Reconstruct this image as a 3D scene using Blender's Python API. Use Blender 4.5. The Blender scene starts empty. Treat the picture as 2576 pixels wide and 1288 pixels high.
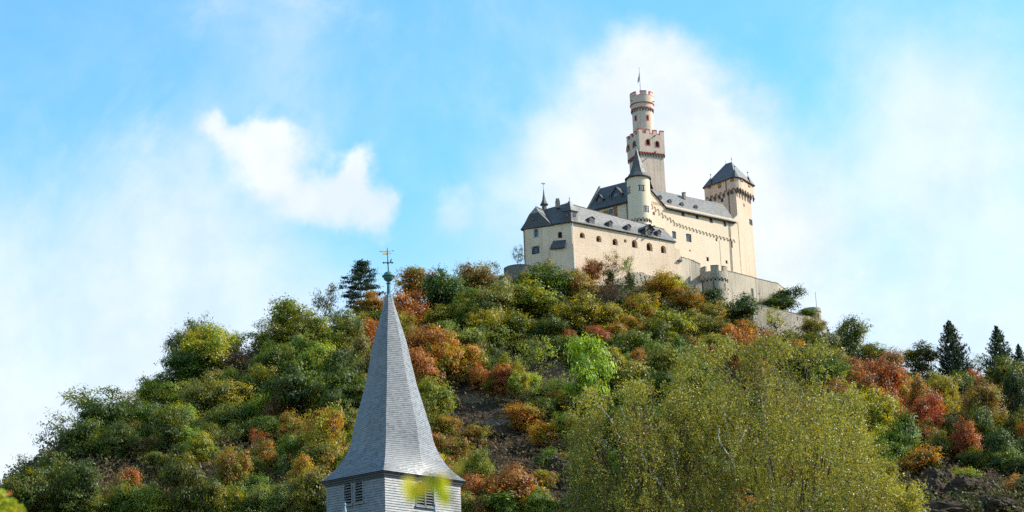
import bpy, math, random
import numpy as np
from mathutils import Vector, Matrix
random.seed(7); RNG = np.random.default_rng(11)
scene = bpy.context.scene
COL = scene.collection
# ------------------------------------------------------------------ camera, sky, sun
F = 5000.0; PITCH = math.radians(17.0); ROLL = 0.036
_f = Vector((0, math.cos(PITCH), math.sin(PITCH)))
_u = Vector((0, -math.sin(PITCH), math.cos(PITCH)))
_r = Vector((1, 0, 0))
CR = _r * math.cos(ROLL) - _u * math.sin(ROLL)
CU = _r * math.sin(ROLL) + _u * math.cos(ROLL)
cam_d = bpy.data.cameras.new('camera'); cam = bpy.data.objects.new('camera', cam_d); COL.objects.link(cam)
m = Matrix.Identity(4)
for i in range(3):
    m[i][0] = CR[i]; m[i][1] = CU[i]; m[i][2] = -_f[i]
cam.matrix_world = m
cam_d.sensor_width = 36; cam_d.lens = F / 2576 * 36
cam_d.clip_start = 0.2; cam_d.clip_end = 6000
cam_d.dof.use_dof = True; cam_d.dof.focus_distance = 170; cam_d.dof.aperture_fstop = 2.6
scene.camera = cam
scene.view_settings.view_transform = 'Standard'; scene.view_settings.look = 'None'
scene.view_settings.exposure = 1.12; scene.view_settings.gamma = 1
scene.render.film_transparent = False
scene.cycles.max_bounces = 5; scene.cycles.diffuse_bounces = 3; scene.cycles.transparent_max_bounces = 4
scene.cycles.use_adaptive_sampling = True; scene.cycles.adaptive_threshold = 0.02
scene.cycles.use_denoising = False

def DIR(px, v): return _f + CR * ((px - 1288) / F) - CU * ((v - 644) / F)
def VY(px, v, y): d = DIR(px, v); return d * (y / d.y)
def VZ(px, v, z): d = DIR(px, v); return d * (z / d.z)
def PX(p):
    d = p.dot(_f); return (1288 + F * p.dot(CR) / d, 644 - F * p.dot(CU) / d)

SUN_AZ = math.radians(99); SUN_EL = math.radians(37)   # azimuth to the right of the way back from castle to camera
to_sun = Vector((math.sin(SUN_AZ) * math.cos(SUN_EL), -math.cos(SUN_AZ) * math.cos(SUN_EL), math.sin(SUN_EL)))
sd = bpy.data.lights.new('sun', 'SUN'); sd.energy = 3.3; sd.angle = math.radians(0.6); sd.color = (1.0, 0.93, 0.82)
sun = bpy.data.objects.new('sun', sd); COL.objects.link(sun)
sun.rotation_euler = (-to_sun).to_track_quat('-Z', 'Y').to_euler()

class N:
    """tiny node-tree helper"""
    def __init__(s, tree): s.t = tree; s.n = tree.nodes; s.l = tree.links; s.n.clear()
    def new(s, typ, **k):
        nd = s.n.new(typ)
        for a, b in k.items():
            if a == 'inp':
                for i, val in b.items():
                    if hasattr(val, 'is_output') or hasattr(val, 'links'): s.l.new(val, nd.inputs[i])
                    else: nd.inputs[i].default_value = val
            else: setattr(nd, a, b)
        return nd
    def math(s, op, a, b=0.0, c=None, clamp=False):
        inp = {0: a, 1: b}
        if c is not None: inp[2] = c
        return s.new('ShaderNodeMath', operation=op, use_clamp=clamp, inp=inp).outputs[0]
    def mix(s, f, a, b, blend='MIX'):
        return s.new('ShaderNodeMix', data_type='RGBA', blend_type=blend, inp={0: f, 6: a, 7: b}).outputs[2]
    def noise(s, vec, scale, detail=4, rough=0.55, dist=0.0):
        return s.new('ShaderNodeTexNoise', inp={'Vector': vec, 'Scale': scale, 'Detail': detail, 'Roughness': rough, 'Distortion': dist})
    def ramp(s, x, lo, hi, a=0.0, b=1.0):
        return s.new('ShaderNodeMapRange', interpolation_type='SMOOTHSTEP', inp={0: x, 1: lo, 2: hi, 3: a, 4: b}).outputs[0]

w = bpy.data.worlds.new('World'); scene.world = w; w.use_nodes = True
n = N(w.node_tree)
tc = n.new('ShaderNodeTexCoord').outputs['Generated']
sky = n.new('ShaderNodeTexSky', sky_type='NISHITA', sun_disc=False, sun_elevation=SUN_EL,
            sun_rotation=math.atan2(to_sun.x, to_sun.y), altitude=100, air_density=1.0, dust_density=0.4, ozone_density=3.0)
skyc = n.mix(1.0, sky.outputs[0], (0.74, 1.40, 1.42, 1), 'MULTIPLY')
wn = n.noise(tc, 16.0, 8, 0.6)
wvec = n.new('ShaderNodeVectorMath', operation='SUBTRACT', inp={0: wn.outputs['Color'], 1: (0.5, 0.5, 0.5)}).outputs[0]
wvec = n.new('ShaderNodeVectorMath', operation='SCALE', inp={0: wvec, 'Scale': 0.055}).outputs[0]
dvec = n.new('ShaderNodeVectorMath', operation='ADD', inp={0: tc, 1: wvec}).outputs[0]
dvec = n.new('ShaderNodeVectorMath', operation='NORMALIZE', inp={0: dvec}).outputs[0]
def blob(px, v, rad, soft=1.0, amp=1.0):
    d = DIR(px, v).normalized()
    dist = n.new('ShaderNodeVectorMath', operation='DISTANCE', inp={0: dvec, 1: tuple(d)}).outputs['Value']
    return n.ramp(dist, rad / F * (1 + soft), rad / F * max(0.0, 1 - soft), 0.0, amp)
def union(lst):
    a = lst[0]
    for b in lst[1:]:
        a = n.math('MAXIMUM', a, b)
    return a
def soft_sum(lst):
    a = lst[0]
    for b in lst[1:]: a = n.math('ADD', a, b)
    return n.math('MINIMUM', a, 1.0)
# the bright cumulus on the left, the big glowing one behind the castle, and low veils near the hill
def fsum(lst):
    a = lst[0]
    for b in lst[1:]: a = n.math('ADD', a, b)
    return a
cum = fsum([blob(522, 318, 34, .9, .9), blob(560, 350, 42, .9, .8), blob(640, 300, 34, .9, .9), blob(655, 345, 45, .9, .7), blob(610, 385, 60, .9, .8), blob(690, 400, 62, .9, .8), blob(745, 455, 75, .9, .8), blob(660, 450, 50, .9, .4),
             blob(880, 410, 34, .9, .8), blob(885, 455, 55, .9, .8), blob(830, 500, 70, .9, .8), blob(920, 515, 65, .9, .8), blob(975, 550, 45, .9, .7), blob(780, 530, 70, .9, .5), blob(900, 565, 60, .9, .45), blob(1000, 590, 50, .9, .3), blob(700, 500, 60, .9, .35)])
glow = fsum([blob(1585, 165, 75, 1, .9), blob(1640, 260, 150, .9, 1), blob(1760, 300, 150, .9, .9), blob(1620, 420, 230, .9, 1), blob(1480, 500, 200, .9, .9), blob(1850, 470, 220, .9, 1), blob(1960, 560, 230, .9, .8),
              blob(1380, 640, 250, .9, .8), blob(1900, 750, 300, .9, .8), blob(1370, 320, 50, 1, .3)])
veil = fsum([blob(150, 900, 480, .8, .8), blob(700, 800, 330, .8, .6), blob(2500, 300, 260, 1, .5), blob(2430, 480, 330, 1, .5), blob(2350, 800, 500, .9, .6), blob(2180, 60, 260, 1, .4), blob(1230, 260, 100, 1, .35), blob(320, 470, 220, 1, .25),
              blob(1170, 540, 50, .9, .7), blob(1000, 100, 220, 1, .25)])
wisp = n.noise(tc, 6.0, 8, 0.62, 0.5).outputs[0]; det = n.noise(tc, 21.0, 8, 0.62, 0.4).outputs[0]
dd = n.math('SUBTRACT', det, 0.5); ww = n.math('SUBTRACT', wisp, 0.5)
cumm = n.ramp(n.math('ADD', cum, n.math('MULTIPLY_ADD', dd, 2.2, n.math('MULTIPLY', ww, .8))), 0.1, 1.6, 0.0, 0.95)
glowm = n.ramp(n.math('ADD', glow, n.math('MULTIPLY_ADD', ww, 1.6, n.math('MULTIPLY', dd, .5))), 0.0, 2.2)
veilm = n.ramp(n.math('ADD', veil, n.math('MULTIPLY_ADD', ww, 1.5, n.math('MULTIPLY', dd, .4))), 0.12, 1.3, 0.0, 0.8)
sep = n.new('ShaderNodeSeparateXYZ', inp={0: tc}).outputs[2]
horiz = n.ramp(sep, 0.335, 0.19, 0.0, 0.85)
thin = n.ramp(wisp, 0.38, 0.8, 0.04, 0.36)
one = lambda x: n.math('SUBTRACT', 1.0, x)
clear = n.math('MULTIPLY', n.math('MULTIPLY', one(cumm), one(glowm)), n.math('MULTIPLY', one(veilm), n.math('MULTIPLY', one(horiz), one(thin))))
cl = n.math('MINIMUM', one(clear), 0.97)
cshade = n.noise(tc, 18.0, 6, 0.6).outputs[0]
ccol = n.mix(n.ramp(cshade, 0.35, 0.65), (4.0, 4.45, 5.0, 1), (4.8, 5.0, 5.2, 1))
outc = n.mix(cl, skyc, ccol)
bg = n.new('ShaderNodeBackground', inp={0: outc, 1: 0.0965})
n.new('ShaderNodeOutputWorld', inp={0: bg.outputs[0]})

# ------------------------------------------------------------------ mesh helpers
def V3(p): return Vector((p[0], p[1], p[2]))
class MB:
    def __init__(s): s.v = []; s.f = []; s.m = []; s.mats = []
    def mi(s, mat):
        if mat not in s.mats: s.mats.append(mat)
        return s.mats.index(mat)
    def poly(s, pts, mat):
        b = len(s.v); s.v += [tuple(p) for p in pts]; s.f.append(tuple(range(b, b + len(pts)))); s.m.append(s.mi(mat))
    def quad(s, a, b, c, d, mat): s.poly((a, b, c, d), mat)
    def box(s, fn, s0, s1, d0, d1, z0, z1, mat, k=1):
        """box in a mapping fn(s,d,z); k = segments along s (for curved mappings)"""
        for i in range(k):
            a = s0 + (s1 - s0) * i / k; b = s0 + (s1 - s0) * (i + 1) / k
            s.quad(fn(a, d1, z0), fn(b, d1, z0), fn(b, d1, z1), fn(a, d1, z1), mat)
            s.quad(fn(a, d1, z1), fn(b, d1, z1), fn(b, d0, z1), fn(a, d0, z1), mat)
            s.quad(fn(a, d0, z0), fn(b, d0, z0), fn(b, d1, z0), fn(a, d1, z0), mat)
            s.quad(fn(b, d0, z0), fn(a, d0, z0), fn(a, d0, z1), fn(b, d0, z1), mat)
        s.quad(fn(s0, d0, z0), fn(s0, d1, z0), fn(s0, d1, z1), fn(s0, d0, z1), mat)
        s.quad(fn(s1, d1, z0), fn(s1, d0, z0), fn(s1, d0, z1), fn(s1, d1, z1), mat)
    def slab(s, pts, th, mat, matb=None, down=None):
        """polygon with a thickness below it"""
        down = down or Vector((0, 0, -th)); matb = matb or mat
        lo = [V3(p) + down for p in pts]
        for i in range(1, len(pts) - 1):
            s.poly((pts[0], pts[i], pts[i + 1]), mat); s.poly((lo[0], lo[i + 1], lo[i]), matb)
        for i in range(len(pts)):
            j = (i + 1) % len(pts); s.quad(lo[i], lo[j], pts[j], pts[i], matb)
    def tube(s, pts, rad, mat, k=6, cap=True):
        rings = []
        for i, p in enumerate(pts):
            p = V3(p); a = V3(pts[max(0, i - 1)]); b = V3(pts[min(len(pts) - 1, i + 1)])
            t = (b - a).normalized(); q = Vector((1, 0, 0)) if abs(t.x) < .8 else Vector((0, 1, 0))
            x = t.cross(q).normalized(); y = t.cross(x)
            r = rad[i] if isinstance(rad, (list, tuple)) else rad
            rings.append([p + (x * math.cos(2 * math.pi * j / k) + y * math.sin(2 * math.pi * j / k)) * r for j in range(k)])
        for i in range(len(rings) - 1):
            for j in range(k):
                j2 = (j + 1) % k; s.quad(rings[i][j], rings[i][j2], rings[i + 1][j2], rings[i + 1][j], mat)
        if cap: s.poly(rings[-1], mat); s.poly(rings[0][::-1], mat)
    def lathe(s, c, prof, mat, k=24, a0=0.0, a1=2 * math.pi, sx=1.0):
        """prof = [(r,z)...] about the vertical axis at c"""
        for i in range(len(prof) - 1):
            (r0, z0), (r1, z1) = prof[i], prof[i + 1]
            for j in range(k):
                t0 = a0 + (a1 - a0) * j / k; t1 = a0 + (a1 - a0) * (j + 1) / k
                P = lambda r, t, z: Vector((c.x + r * math.sin(t), c.y - r * math.cos(t), z))
                pts = [P(r0, t0, z0), P(r0, t1, z0), P(r1, t1, z1), P(r1, t0, z1)]
                if r0 < 1e-4: pts = [pts[0]] + pts[2:]
                elif r1 < 1e-4: pts = pts[:3]
                s.poly(pts, mat)
    def build(s, name, parent=None, smooth=False, weld=False):
        me = bpy.data.meshes.new(name)
        o0 = parent_origin(parent)
        me.from_pydata([(p[0] - o0.x, p[1] - o0.y, p[2] - o0.z) for p in s.v], [], s.f)
        for mt in s.mats: me.materials.append(mt)
        me.polygons.foreach_set('material_index', s.m)
        if smooth: me.polygons.foreach_set('use_smooth', [True] * len(s.f))
        me.update()
        if weld:
            import bmesh
            bm = bmesh.new(); bm.from_mesh(me); bmesh.ops.remove_doubles(bm, verts=bm.verts, dist=0.002); bm.to_mesh(me); bm.free()
        o = bpy.data.objects.new(name, me); COL.objects.link(o)
        if parent: o.parent = parent
        return o
ORIG = {}
def parent_origin(p):
    return ORIG.get(p.name, Vector((0, 0, 0))) if p else Vector((0, 0, 0))
def tag(o, label=None, cat=None, group=None, kind=None):
    if label: o['label'] = label
    if cat: o['category'] = cat
    if group: o['group'] = group
    if kind: o['kind'] = kind
    return o
def thing(name, label, cat, loc, group=None):
    o = bpy.data.objects.new(name, None); COL.objects.link(o); o.location = loc; o.empty_display_size = .5
    ORIG[o.name] = Vector(loc); return tag(o, label, cat, group)
def part(mb, name, parent, smooth=False, weld=False, label=None):
    o = mb.build(name, parent, smooth, weld); ORIG[o.name] = parent_origin(parent)
    if label: o['label'] = label
    return o

class Wall:
    """vertical plane from P0 to P1 (left to right as seen from outside); d = outward"""
    def __init__(s, P0, P1):
        s.o = Vector((P0.x, P0.y, 0)); v = Vector((P1.x - P0.x, P1.y - P0.y, 0)); s.L = v.length; s.e = v / s.L
        s.n = Vector((s.e.y, -s.e.x, 0))
    def __call__(s, a, d, z): return s.o + s.e * a + s.n * d + Vector((0, 0, z))
    def hit(s, px, v, d=0.0):
        r = DIR(px, v); t = (s.o + s.n * d).dot(s.n) / r.dot(s.n); p = r * t; return (p - s.o).dot(s.e), p.z
class Cyl:
    def __init__(s, c, R): s.c = Vector((c.x, c.y, 0)); s.R = R
    def __call__(s, a, d, z):
        t = a / s.R; return Vector((s.c.x + (s.R + d) * math.sin(t), s.c.y - (s.R + d) * math.cos(t), z))
    def hit(s, px, v):
        r = DIR(px, v); a = r.x ** 2 + r.y ** 2; b = -2 * (r.x * s.c.x + r.y * s.c.y); c = s.c.x ** 2 + s.c.y ** 2 - s.R ** 2
        disc = max(0, b * b - 4 * a * c); t = (-b - math.sqrt(disc)) / (2 * a); p = r * t
        return s.R * math.atan2(p.x - s.c.x, -(p.y - s.c.y)), p.z

def wall_grid(mb, W, z0, z1, ops, mat, mrev=None):
    """wall from s=0..L, z0..z1 with recessed openings (s0,s1,za,zb,depth,arched)"""
    mrev = mrev or mat
    S = sorted(set([0, W.L] + [min(max(x, 0), W.L) for o in ops for x in o[:2]])); Z = sorted(set([z0, z1] + [x for o in ops for x in o[2:4]]))
    for i in range(len(S) - 1):
        for j in range(len(Z) - 1):
            cs = (S[i] + S[i + 1]) / 2; cz = (Z[j] + Z[j + 1]) / 2
            if any(o[0] < cs < o[1] and o[2] < cz < o[3] for o in ops): continue
            mb.quad(W(S[i], 0, Z[j]), W(S[i + 1], 0, Z[j]), W(S[i + 1], 0, Z[j + 1]), W(S[i], 0, Z[j + 1]), mat)
    for s0, s1, za, zb, dp, arch in ops:
        r = (s1 - s0) / 2; rise = min(r, (zb - za) * .6) * (1.0 if arch == 1 else .45) if arch else 0
        zs = zb - rise
        mb.quad(W(s0, 0, za), W(s1, 0, za), W(s1, -dp, za), W(s0, -dp, za), mrev)
        mb.quad(W(s0, 0, za), W(s0, -dp, za), W(s0, -dp, zs), W(s0, 0, zs), mrev)
        mb.quad(W(s1, -dp, za), W(s1, 0, za), W(s1, 0, zs), W(s1, -dp, zs), mrev)
        if not arch: mb.quad(W(s0, -dp, zb), W(s1, -dp, zb), W(s1, 0, zb), W(s0, 0, zb), mrev)
        else:
            k = 8; c = (s0 + s1) / 2
            pt = [(c - r * math.cos(math.pi * i / k), zs + rise * math.sin(math.pi * i / k)) for i in range(k + 1)]
            for (a, b), (a2, b2) in zip(pt, pt[1:]):
                mb.quad(W(a, 0, b), W(a2, 0, b2), W(a2, 0, zb), W(a, 0, zb), mat)
                mb.quad(W(a, -dp, b), W(a2, -dp, b2), W(a2, 0, b2), W(a, 0, b), mrev)

def window(parent, W, s0, s1, za, zb, d, mf, mp, nx=2, nz=3, fw=.09, name='window', out=.06, back=True):
    f = MB(); wfr = lambda a, b, c, e: f.box(W, a, b, d, d + out, c, e, mf)
    wfr(s0, s0 + fw, za, zb); wfr(s1 - fw, s1, za, zb); wfr(s0 + fw, s1 - fw, zb - fw, zb); wfr(s0 + fw, s1 - fw, za, za + fw)
    for i in range(1, nx):
        c = s0 + (s1 - s0) * i / nx; f.box(W, c - fw * .35, c + fw * .35, d + .002, d + out * .8, za + fw, zb - fw, mf)
    for i in range(1, nz):
        c = za + (zb - za) * i / nz; f.box(W, s0 + fw, s1 - fw, d + .004, d + out * .6, c - fw * .25, c + fw * .25, mf)
    o = part(f, name, parent)
    p = MB(); p.quad(W(s0 + .01, d + .012, za + .01), W(s1 - .01, d + .012, za + .01), W(s1 - .01, d + .012, zb - .01), W(s0 + .01, d + .012, zb - .01), mp)
    part(p, 'pane', o)
    return o

def arch_row(mb, M, s0, s1, zt, zc, nb, d0, d1, mat, mcor=None, trim=None, drop=None, seg=8, ratio=.8):
    """row of nb corbelled arches below zt; springing at zc"""
    w_ = (s1 - s0) / nb; drop = drop or w_ * .5
    for i in range(nb):
        a0 = s0 + w_ * i; c = a0 + w_ / 2; r = w_ / 2 * ratio; rise = min(zt - zc - .02, r * 1.1)
        pts = [(a0, zc)] + [(c - r * math.cos(math.pi * k / seg), zc + rise * math.sin(math.pi * k / seg)) for k in range(seg + 1)] + [(a0 + w_, zc)]
        for (a, b), (a2, b2) in zip(pts, pts[1:]):
            mb.quad(M(a, d1, b), M(a2, d1, b2), M(a2, d1, zt), M(a, d1, zt), mat)
            mb.quad(M(a, d0, b), M(a2, d0, b2), M(a2, d1, b2), M(a, d1, b), mat)
        if trim:
            tw = w_ * .26
            q = pts[1:-1]
            for (a, b), (a2, b2) in zip(q, q[1:]):
                f_ = lambda a, b: (c + (a - c) * (1 + tw / r), zc + (b - zc) * (1 + tw / rise))
                (ao, bo), (ao2, bo2) = f_(a, b), f_(a2, b2)
                mb.quad(M(a, d1 + .04, b), M(a2, d1 + .04, b2), M(ao2, d1 + .04, bo2), M(ao, d1 + .04, bo), trim)
                mb.quad(M(a, d0, b), M(a2, d0, b2), M(a2, d1 + .04, b2), M(a, d1 + .04, b), trim)
                mb.quad(M(ao, d1 + .04, bo), M(ao2, d1 + .04, bo2), M(ao2, d1, bo2), M(ao, d1, bo), trim)
    for i in range(nb + 1):
        a = s0 + w_ * i; h = w_ * (1 - ratio) * .5 + w_ * .06
        mc = mcor or mat
        mb.box(M, a - h, a + h, d0, d1 - .01, zc - drop * .5, zc + .02, mc)
        mb.box(M, a - h * .9, a + h * .9, d0, d0 + (d1 - d0) * .55, zc - drop, zc - drop * .5, mc)

# ------------------------------------------------------------------ materials
def mat(name, rough=.8, spec=.25):
    mt = bpy.data.materials.new(name); mt.use_nodes = True; q = N(mt.node_tree)
    b = q.new('ShaderNodeBsdfPrincipled', inp={'Roughness': rough, 'Specular IOR Level': spec})
    q.new('ShaderNodeOutputMaterial', inp={0: b.outputs[0]}); return mt, q, b
def pos(q, scale=(1, 1, 1)):
    g = q.new('ShaderNodeNewGeometry').outputs['Position']
    return q.new('ShaderNodeVectorMath', operation='MULTIPLY', inp={0: g, 1: scale}).outputs[0]
def flat(name, c, rough=.7, spec=.3, metal=0.0, var=.12, sc=3.0):
    mt, q, b = mat(name, rough, spec)
    nz = q.noise(pos(q), sc, 3).outputs[0]
    q.l.new(q.mix(q.ramp(nz, .3, .7), tuple(x * (1 - var) for x in c) + (1,), tuple(x * (1 + var) for x in c) + (1,)), b.inputs[0])
    b.inputs['Metallic'].default_value = metal; return mt
def plaster(name, c, dirt, streak=.35, patch=.3, bump=.25, rub=2.2, bscale=.05, big=.12, seam=None):
    mt, q, b = mat(name, .9, .12)
    big_n = q.noise(pos(q), big, 5, .6).outputs[0]; med = q.noise(pos(q, (1, 1, 1.6)), .9, 6, .65).outputs[0]
    st = q.noise(pos(q, (1.6, 1.6, .07)), 1.0, 5, .6).outputs[0]; fine = q.noise(pos(q, (1, 1, rub)), 2.6, 5, .65, .4).outputs[0]
    col = q.mix(q.math('MULTIPLY', q.ramp(big_n, .35, .68), patch), c + (1,), dirt + (1,))
    col = q.mix(q.math('MULTIPLY', q.ramp(med, .45, .75), patch * .8), col, dirt + (1,))
    col = q.mix(q.math('MULTIPLY', q.ramp(st, .5, .74), streak), col, tuple(x * .55 for x in dirt) + (1,))
    col = q.mix(q.math('MULTIPLY', q.ramp(fine, .52, .75), .22 + bump * .3), col, tuple(x * .6 for x in dirt) + (1,))
    q.l.new(col, b.inputs[0])
    bp = q.new('ShaderNodeBump', inp={'Strength': bump * 2, 'Distance': bscale * 2, 'Height': fine}); q.l.new(bp.outputs[0], b.inputs['Normal'])
    return mt
def slate(name, a, b_, rough=.5, spec=.5, sc=1.6, patch=None, lines=0.0):
    mt, q, b = mat(name, rough, spec)
    v = q.new('ShaderNodeTexVoronoi', feature='F1', inp={'Vector': pos(q, (1, 1, 1.6)), 'Scale': sc * 1.6}).outputs['Color']
    sv = q.new('ShaderNodeSeparateXYZ', inp={0: v}).outputs[0]
    nz = q.noise(pos(q), .5, 6, .65).outputs[0]
    col = q.mix(sv, a + (1,), b_ + (1,))
    col = q.mix(q.math('MULTIPLY', q.ramp(nz, .4, .7), .55), col, (patch or tuple(x * .7 for x in a)) + (1,))
    if lines:
        g = q.new('ShaderNodeSeparateXYZ', inp={0: pos(q)}).outputs[2]
        saw = q.math('FRACT', q.math('MULTIPLY', g, lines)); ln = q.ramp(saw, .0, .25, .45, 0.0)
        col = q.mix(ln, col, (.01, .01, .012, 1))
    q.l.new(col, b.inputs[0])
    bp = q.new('ShaderNodeBump', inp={'Strength': .35, 'Distance': .04, 'Height': sv}); q.l.new(bp.outputs[0], b.inputs['Normal'])
    q.l.new(q.math('MULTIPLY_ADD', sv, .2, rough - .1), b.inputs['Roughness'])
    return mt
def stone(name, a, b_, sc=1.5, bump=.6):
    mt, q, b = mat(name, .92, .1)
    v = q.new('ShaderNodeTexVoronoi', feature='DISTANCE_TO_EDGE', inp={'Vector': pos(q, (1, 1, 2.6)), 'Scale': sc * 1.2}).outputs[0]
    n1 = q.noise(pos(q, (1, 1, 2.2)), 1.9, 6, .7, .3).outputs[0]; n2 = q.noise(pos(q), .25, 5, .6).outputs[0]
    st = q.noise(pos(q, (1.3, 1.3, .08)), .9, 4, .6).outputs[0]
    col = q.mix(q.ramp(n1, .35, .7), a + (1,), b_ + (1,)); col = q.mix(q.math('MULTIPLY', q.ramp(n2, .45, .7), .5), col, tuple(x * .5 for x in b_) + (1,))
    col = q.mix(q.math('MULTIPLY', q.ramp(v, .09, .0), .5), col, tuple(x * .35 for x in b_) + (1,))
    col = q.mix(q.math('MULTIPLY', q.ramp(st, .52, .72), .55), col, tuple(x * .4 for x in b_) + (1,))
    q.l.new(col, b.inputs[0]); hh = q.math('ADD', q.ramp(v, 0, .12), n1)
    bp = q.new('ShaderNodeBump', inp={'Strength': bump, 'Distance': .09, 'Height': hh}); q.l.new(bp.outputs[0], b.inputs['Normal'])
    return mt
M_CREAM = plaster('yellow_plaster', (.84, .66, .475), (.70, .54, .385), .14, .3, .12)
M_SAND = plaster('sand_plaster', (.84, .63, .45), (.66, .48, .335), .28, .5, .38, 2.6)
M_PATCH = plaster('pale_repair_plaster', (.68, .57, .44), (.56, .46, .35), .15, .3, .35, 2.4)
M_TAN = plaster('keep_plaster', (.79, .585, .45), (.40, .335, .25), .5, .35, .2)
M_HEAD = plaster('tower_plaster', (.71, .51, .375), (.45, .36, .25), .4, .4, .2)
M_RUB = stone('rubble_stone', (.52, .44, .345), (.37, .31, .24))
M_WALLP = plaster('weathered_wall_plaster', (.58, .48, .36), (.33, .28, .22), .85, .4, .4, 2.0)
M_RUBD = stone('grey_rubble', (.30, .27, .225), (.19, .165, .135), 1.8)
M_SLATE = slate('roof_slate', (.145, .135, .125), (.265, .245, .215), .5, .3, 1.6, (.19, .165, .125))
M_SLATED = slate('hung_and_shaded_slate', (.068, .062, .060), (.112, .104, .10), .55, .4, 2.2)  # darker slate: hung faces, plus shade painted into roof slopes turned left
M_EAVE = flat('eave_board', (.05, .035, .03))
M_RED = flat('red_trim', (.52, .105, .085), .8)
M_OX = flat('oxblood_frame', (.13, .022, .022), .6)
M_WOOD = flat('dark_wood', (.045, .035, .03), .7)
M_CORB = flat('basalt_corbel', (.095, .085, .08), .8)
M_DARK = flat('dark_interior', (.012, .012, .015), .6)
M_GLASS = flat('window_glass', (.10, .12, .15), .12, .8, var=.5, sc=.9)
M_WHITE = flat('white_downpipe', (.72, .72, .68), .5)
M_PIPE = flat('copper_downpipe', (.07, .05, .045), .5)
M_LEAD = flat('lead_flashing', (.25, .33, .38), .5)
M_ORANGE = flat('shutter_orange', (.62, .27, .04), .6)
M_COPE = flat('wall_coping', (.25, .215, .17), .9, var=.3, sc=1.5)
M_PATINA = flat('copper_patina', (.065, .165, .155), .55, .4, var=.3, sc=6)
M_GOLD = flat('gilded_metal', (.88, .62, .10), .4, .6, .0)
M_IRON = flat('dark_iron', (.03, .032, .037), .5)
# ================================================================== the castle
def loc2(p, z=None): return Vector((p.x, p.y, p.z if z is None else z))
class Loc:
    def __init__(s, p, e): s.p = V3(p); s.e = e.normalized(); s.n = Vector((s.e.y, -s.e.x, 0)); s.L = 1
    def __call__(s, a, d, z): return s.p + s.e * a + s.n * d + Vector((0, 0, z))
def dormer(parent, p, e, w_, h, rh, dep, wall, roof, wn=(.7, .8, 2, 2), frame=None, over=.15, glass=None, wz=.25, name='dormer', two=False):
    L = Loc(p, e); b = MB(); a = w_ / 2
    b.quad(L(-a, 0, -.6), L(a, 0, -.6), L(a, 0, h), L(-a, 0, h), wall)
    b.poly([L(-a, 0, h), L(a, 0, h), L(0, 0, h + rh)], wall)
    b.quad(L(-a, -dep, -.6), L(-a, 0, -.6), L(-a, 0, h), L(-a, -dep, h), wall)
    b.quad(L(a, 0, -.6), L(a, -dep, -.6), L(a, -dep, h), L(a, 0, h), wall)
    for s in (-1, 1):
        A = a + over; k = rh * A / a
        pts = [L(s * A, over, h + rh - k), L(s * A, -dep, h + rh - k), L(0, -dep, h + rh + .02), L(0, over, h + rh + .02)]
        if s > 0: pts = pts[::-1]
        b.slab(pts, .09, roof, M_EAVE)
    o = part(b, name, parent)
    if wn:
        ww, wh, nx, nz = wn
        window(o, L, -ww / 2, ww / 2, wz, wz + wh, .01, frame or M_OX, glass or M_GLASS, nx, nz, .07, out=.05)
        if two:
            L2 = Loc(L(a, 0, 0), -L.n); window(o, L2, .25, .25 + ww * .5, wz, wz + wh, .01, frame or M_OX, glass or M_GLASS, 1, nz, .07, out=.05)
    return o
def plane_hit(px, v, P, nrm):
    r = DIR(px, v); return r * (V3(P).dot(nrm) / r.dot(nrm))
def nrm3(a, b, c): return (V3(b) - V3(a)).cross(V3(c) - V3(a)).normalized()
def wrect(W, cx, cy, wpx, hpx, d=0.0, ox=0.0):
    s0, z0 = W.hit(cx - wpx / 2, cy + hpx / 2, d); s1, z1 = W.hit(cx + wpx / 2, cy - hpx / 2, d)
    zc = (z0 + z1) / 2; hz = hpx / PXM(W(s0, d, zc)); sc = (s0 + s1) / 2; sw = abs(s1 - s0)
    return sc - sw / 2, sc + sw / 2, zc - hz / 2, zc + hz / 2
def PXM(p): return F / p.dot(_f)
def openings(W, lst, dflt=.45):
    return [wrect(W, *o[:4]) + ((o[4] if len(o) > 4 else dflt), (o[5] if len(o) > 5 else 0)) for o in lst]
def pipe(parent, pts, r, mt, name='downpipe'):
    b = MB(); b.tube(pts, r, mt, 6); return part(b, name, parent, True)
def finial(parent, p, h, ball, mt=M_IRON, name='finial', zb=.45):
    b = MB(); b.tube([p - Vector((0, 0, .3)), p + Vector((0, 0, h))], [.06, .03], mt, 6)
    z = p.z + h * zb; b.lathe(p, [(0.02, z - ball * .7), (ball * .8, z - ball * .35), (ball, z), (ball * .5, z + ball * .6), (.02, z + ball * 1.0)], mt, 10)
    return part(b, name, parent, True)

# ---------------- lower wing
C0 = VY(1437, 556, 420); zE = C0.z
A0 = VZ(1316.5, 577, zE); B0 = VZ(1388, 563.5, zE); D0 = VZ(1697, 606, zE)
g0 = loc2((A0 + D0) / 2, 108)
lw = thing('castle_wing', 'long lower castle wing with sand walls, a row of arched embrasures and grey slate roof', 'castle wing', g0)
ZB = 108.0
W_AB, W_BC, W_CD = Wall(A0, B0), Wall(B0, C0), Wall(C0, D0)
nCD, nAB = W_CD.n, W_AB.n
D1 = D0 - nCD * 9.0; A1 = A0 - nAB * 9.5 + W_AB.e * 1.0
arch = [(1465, 592, 12, 15), (1506.5, 601, 12, 17), (1547.5, 608.5, 12, 18), (1572.8, 606, 6, 9), (1596.5, 613.5, 12.5, 21), (1634, 621, 13.5, 22), (1669, 627.5, 11.5, 20)]
ops_cd = openings(W_CD, [a + (.9, 1) for a in arch] + [(1612, 689, 9, 9, .5, 0), (1655, 697, 8, 8, .4, 0)])
ops_ab = openings(W_AB, [(1348.8, 586, 8, 19, .25, 2), (1347.5, 629, 15, 17, .2, 2)])
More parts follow.
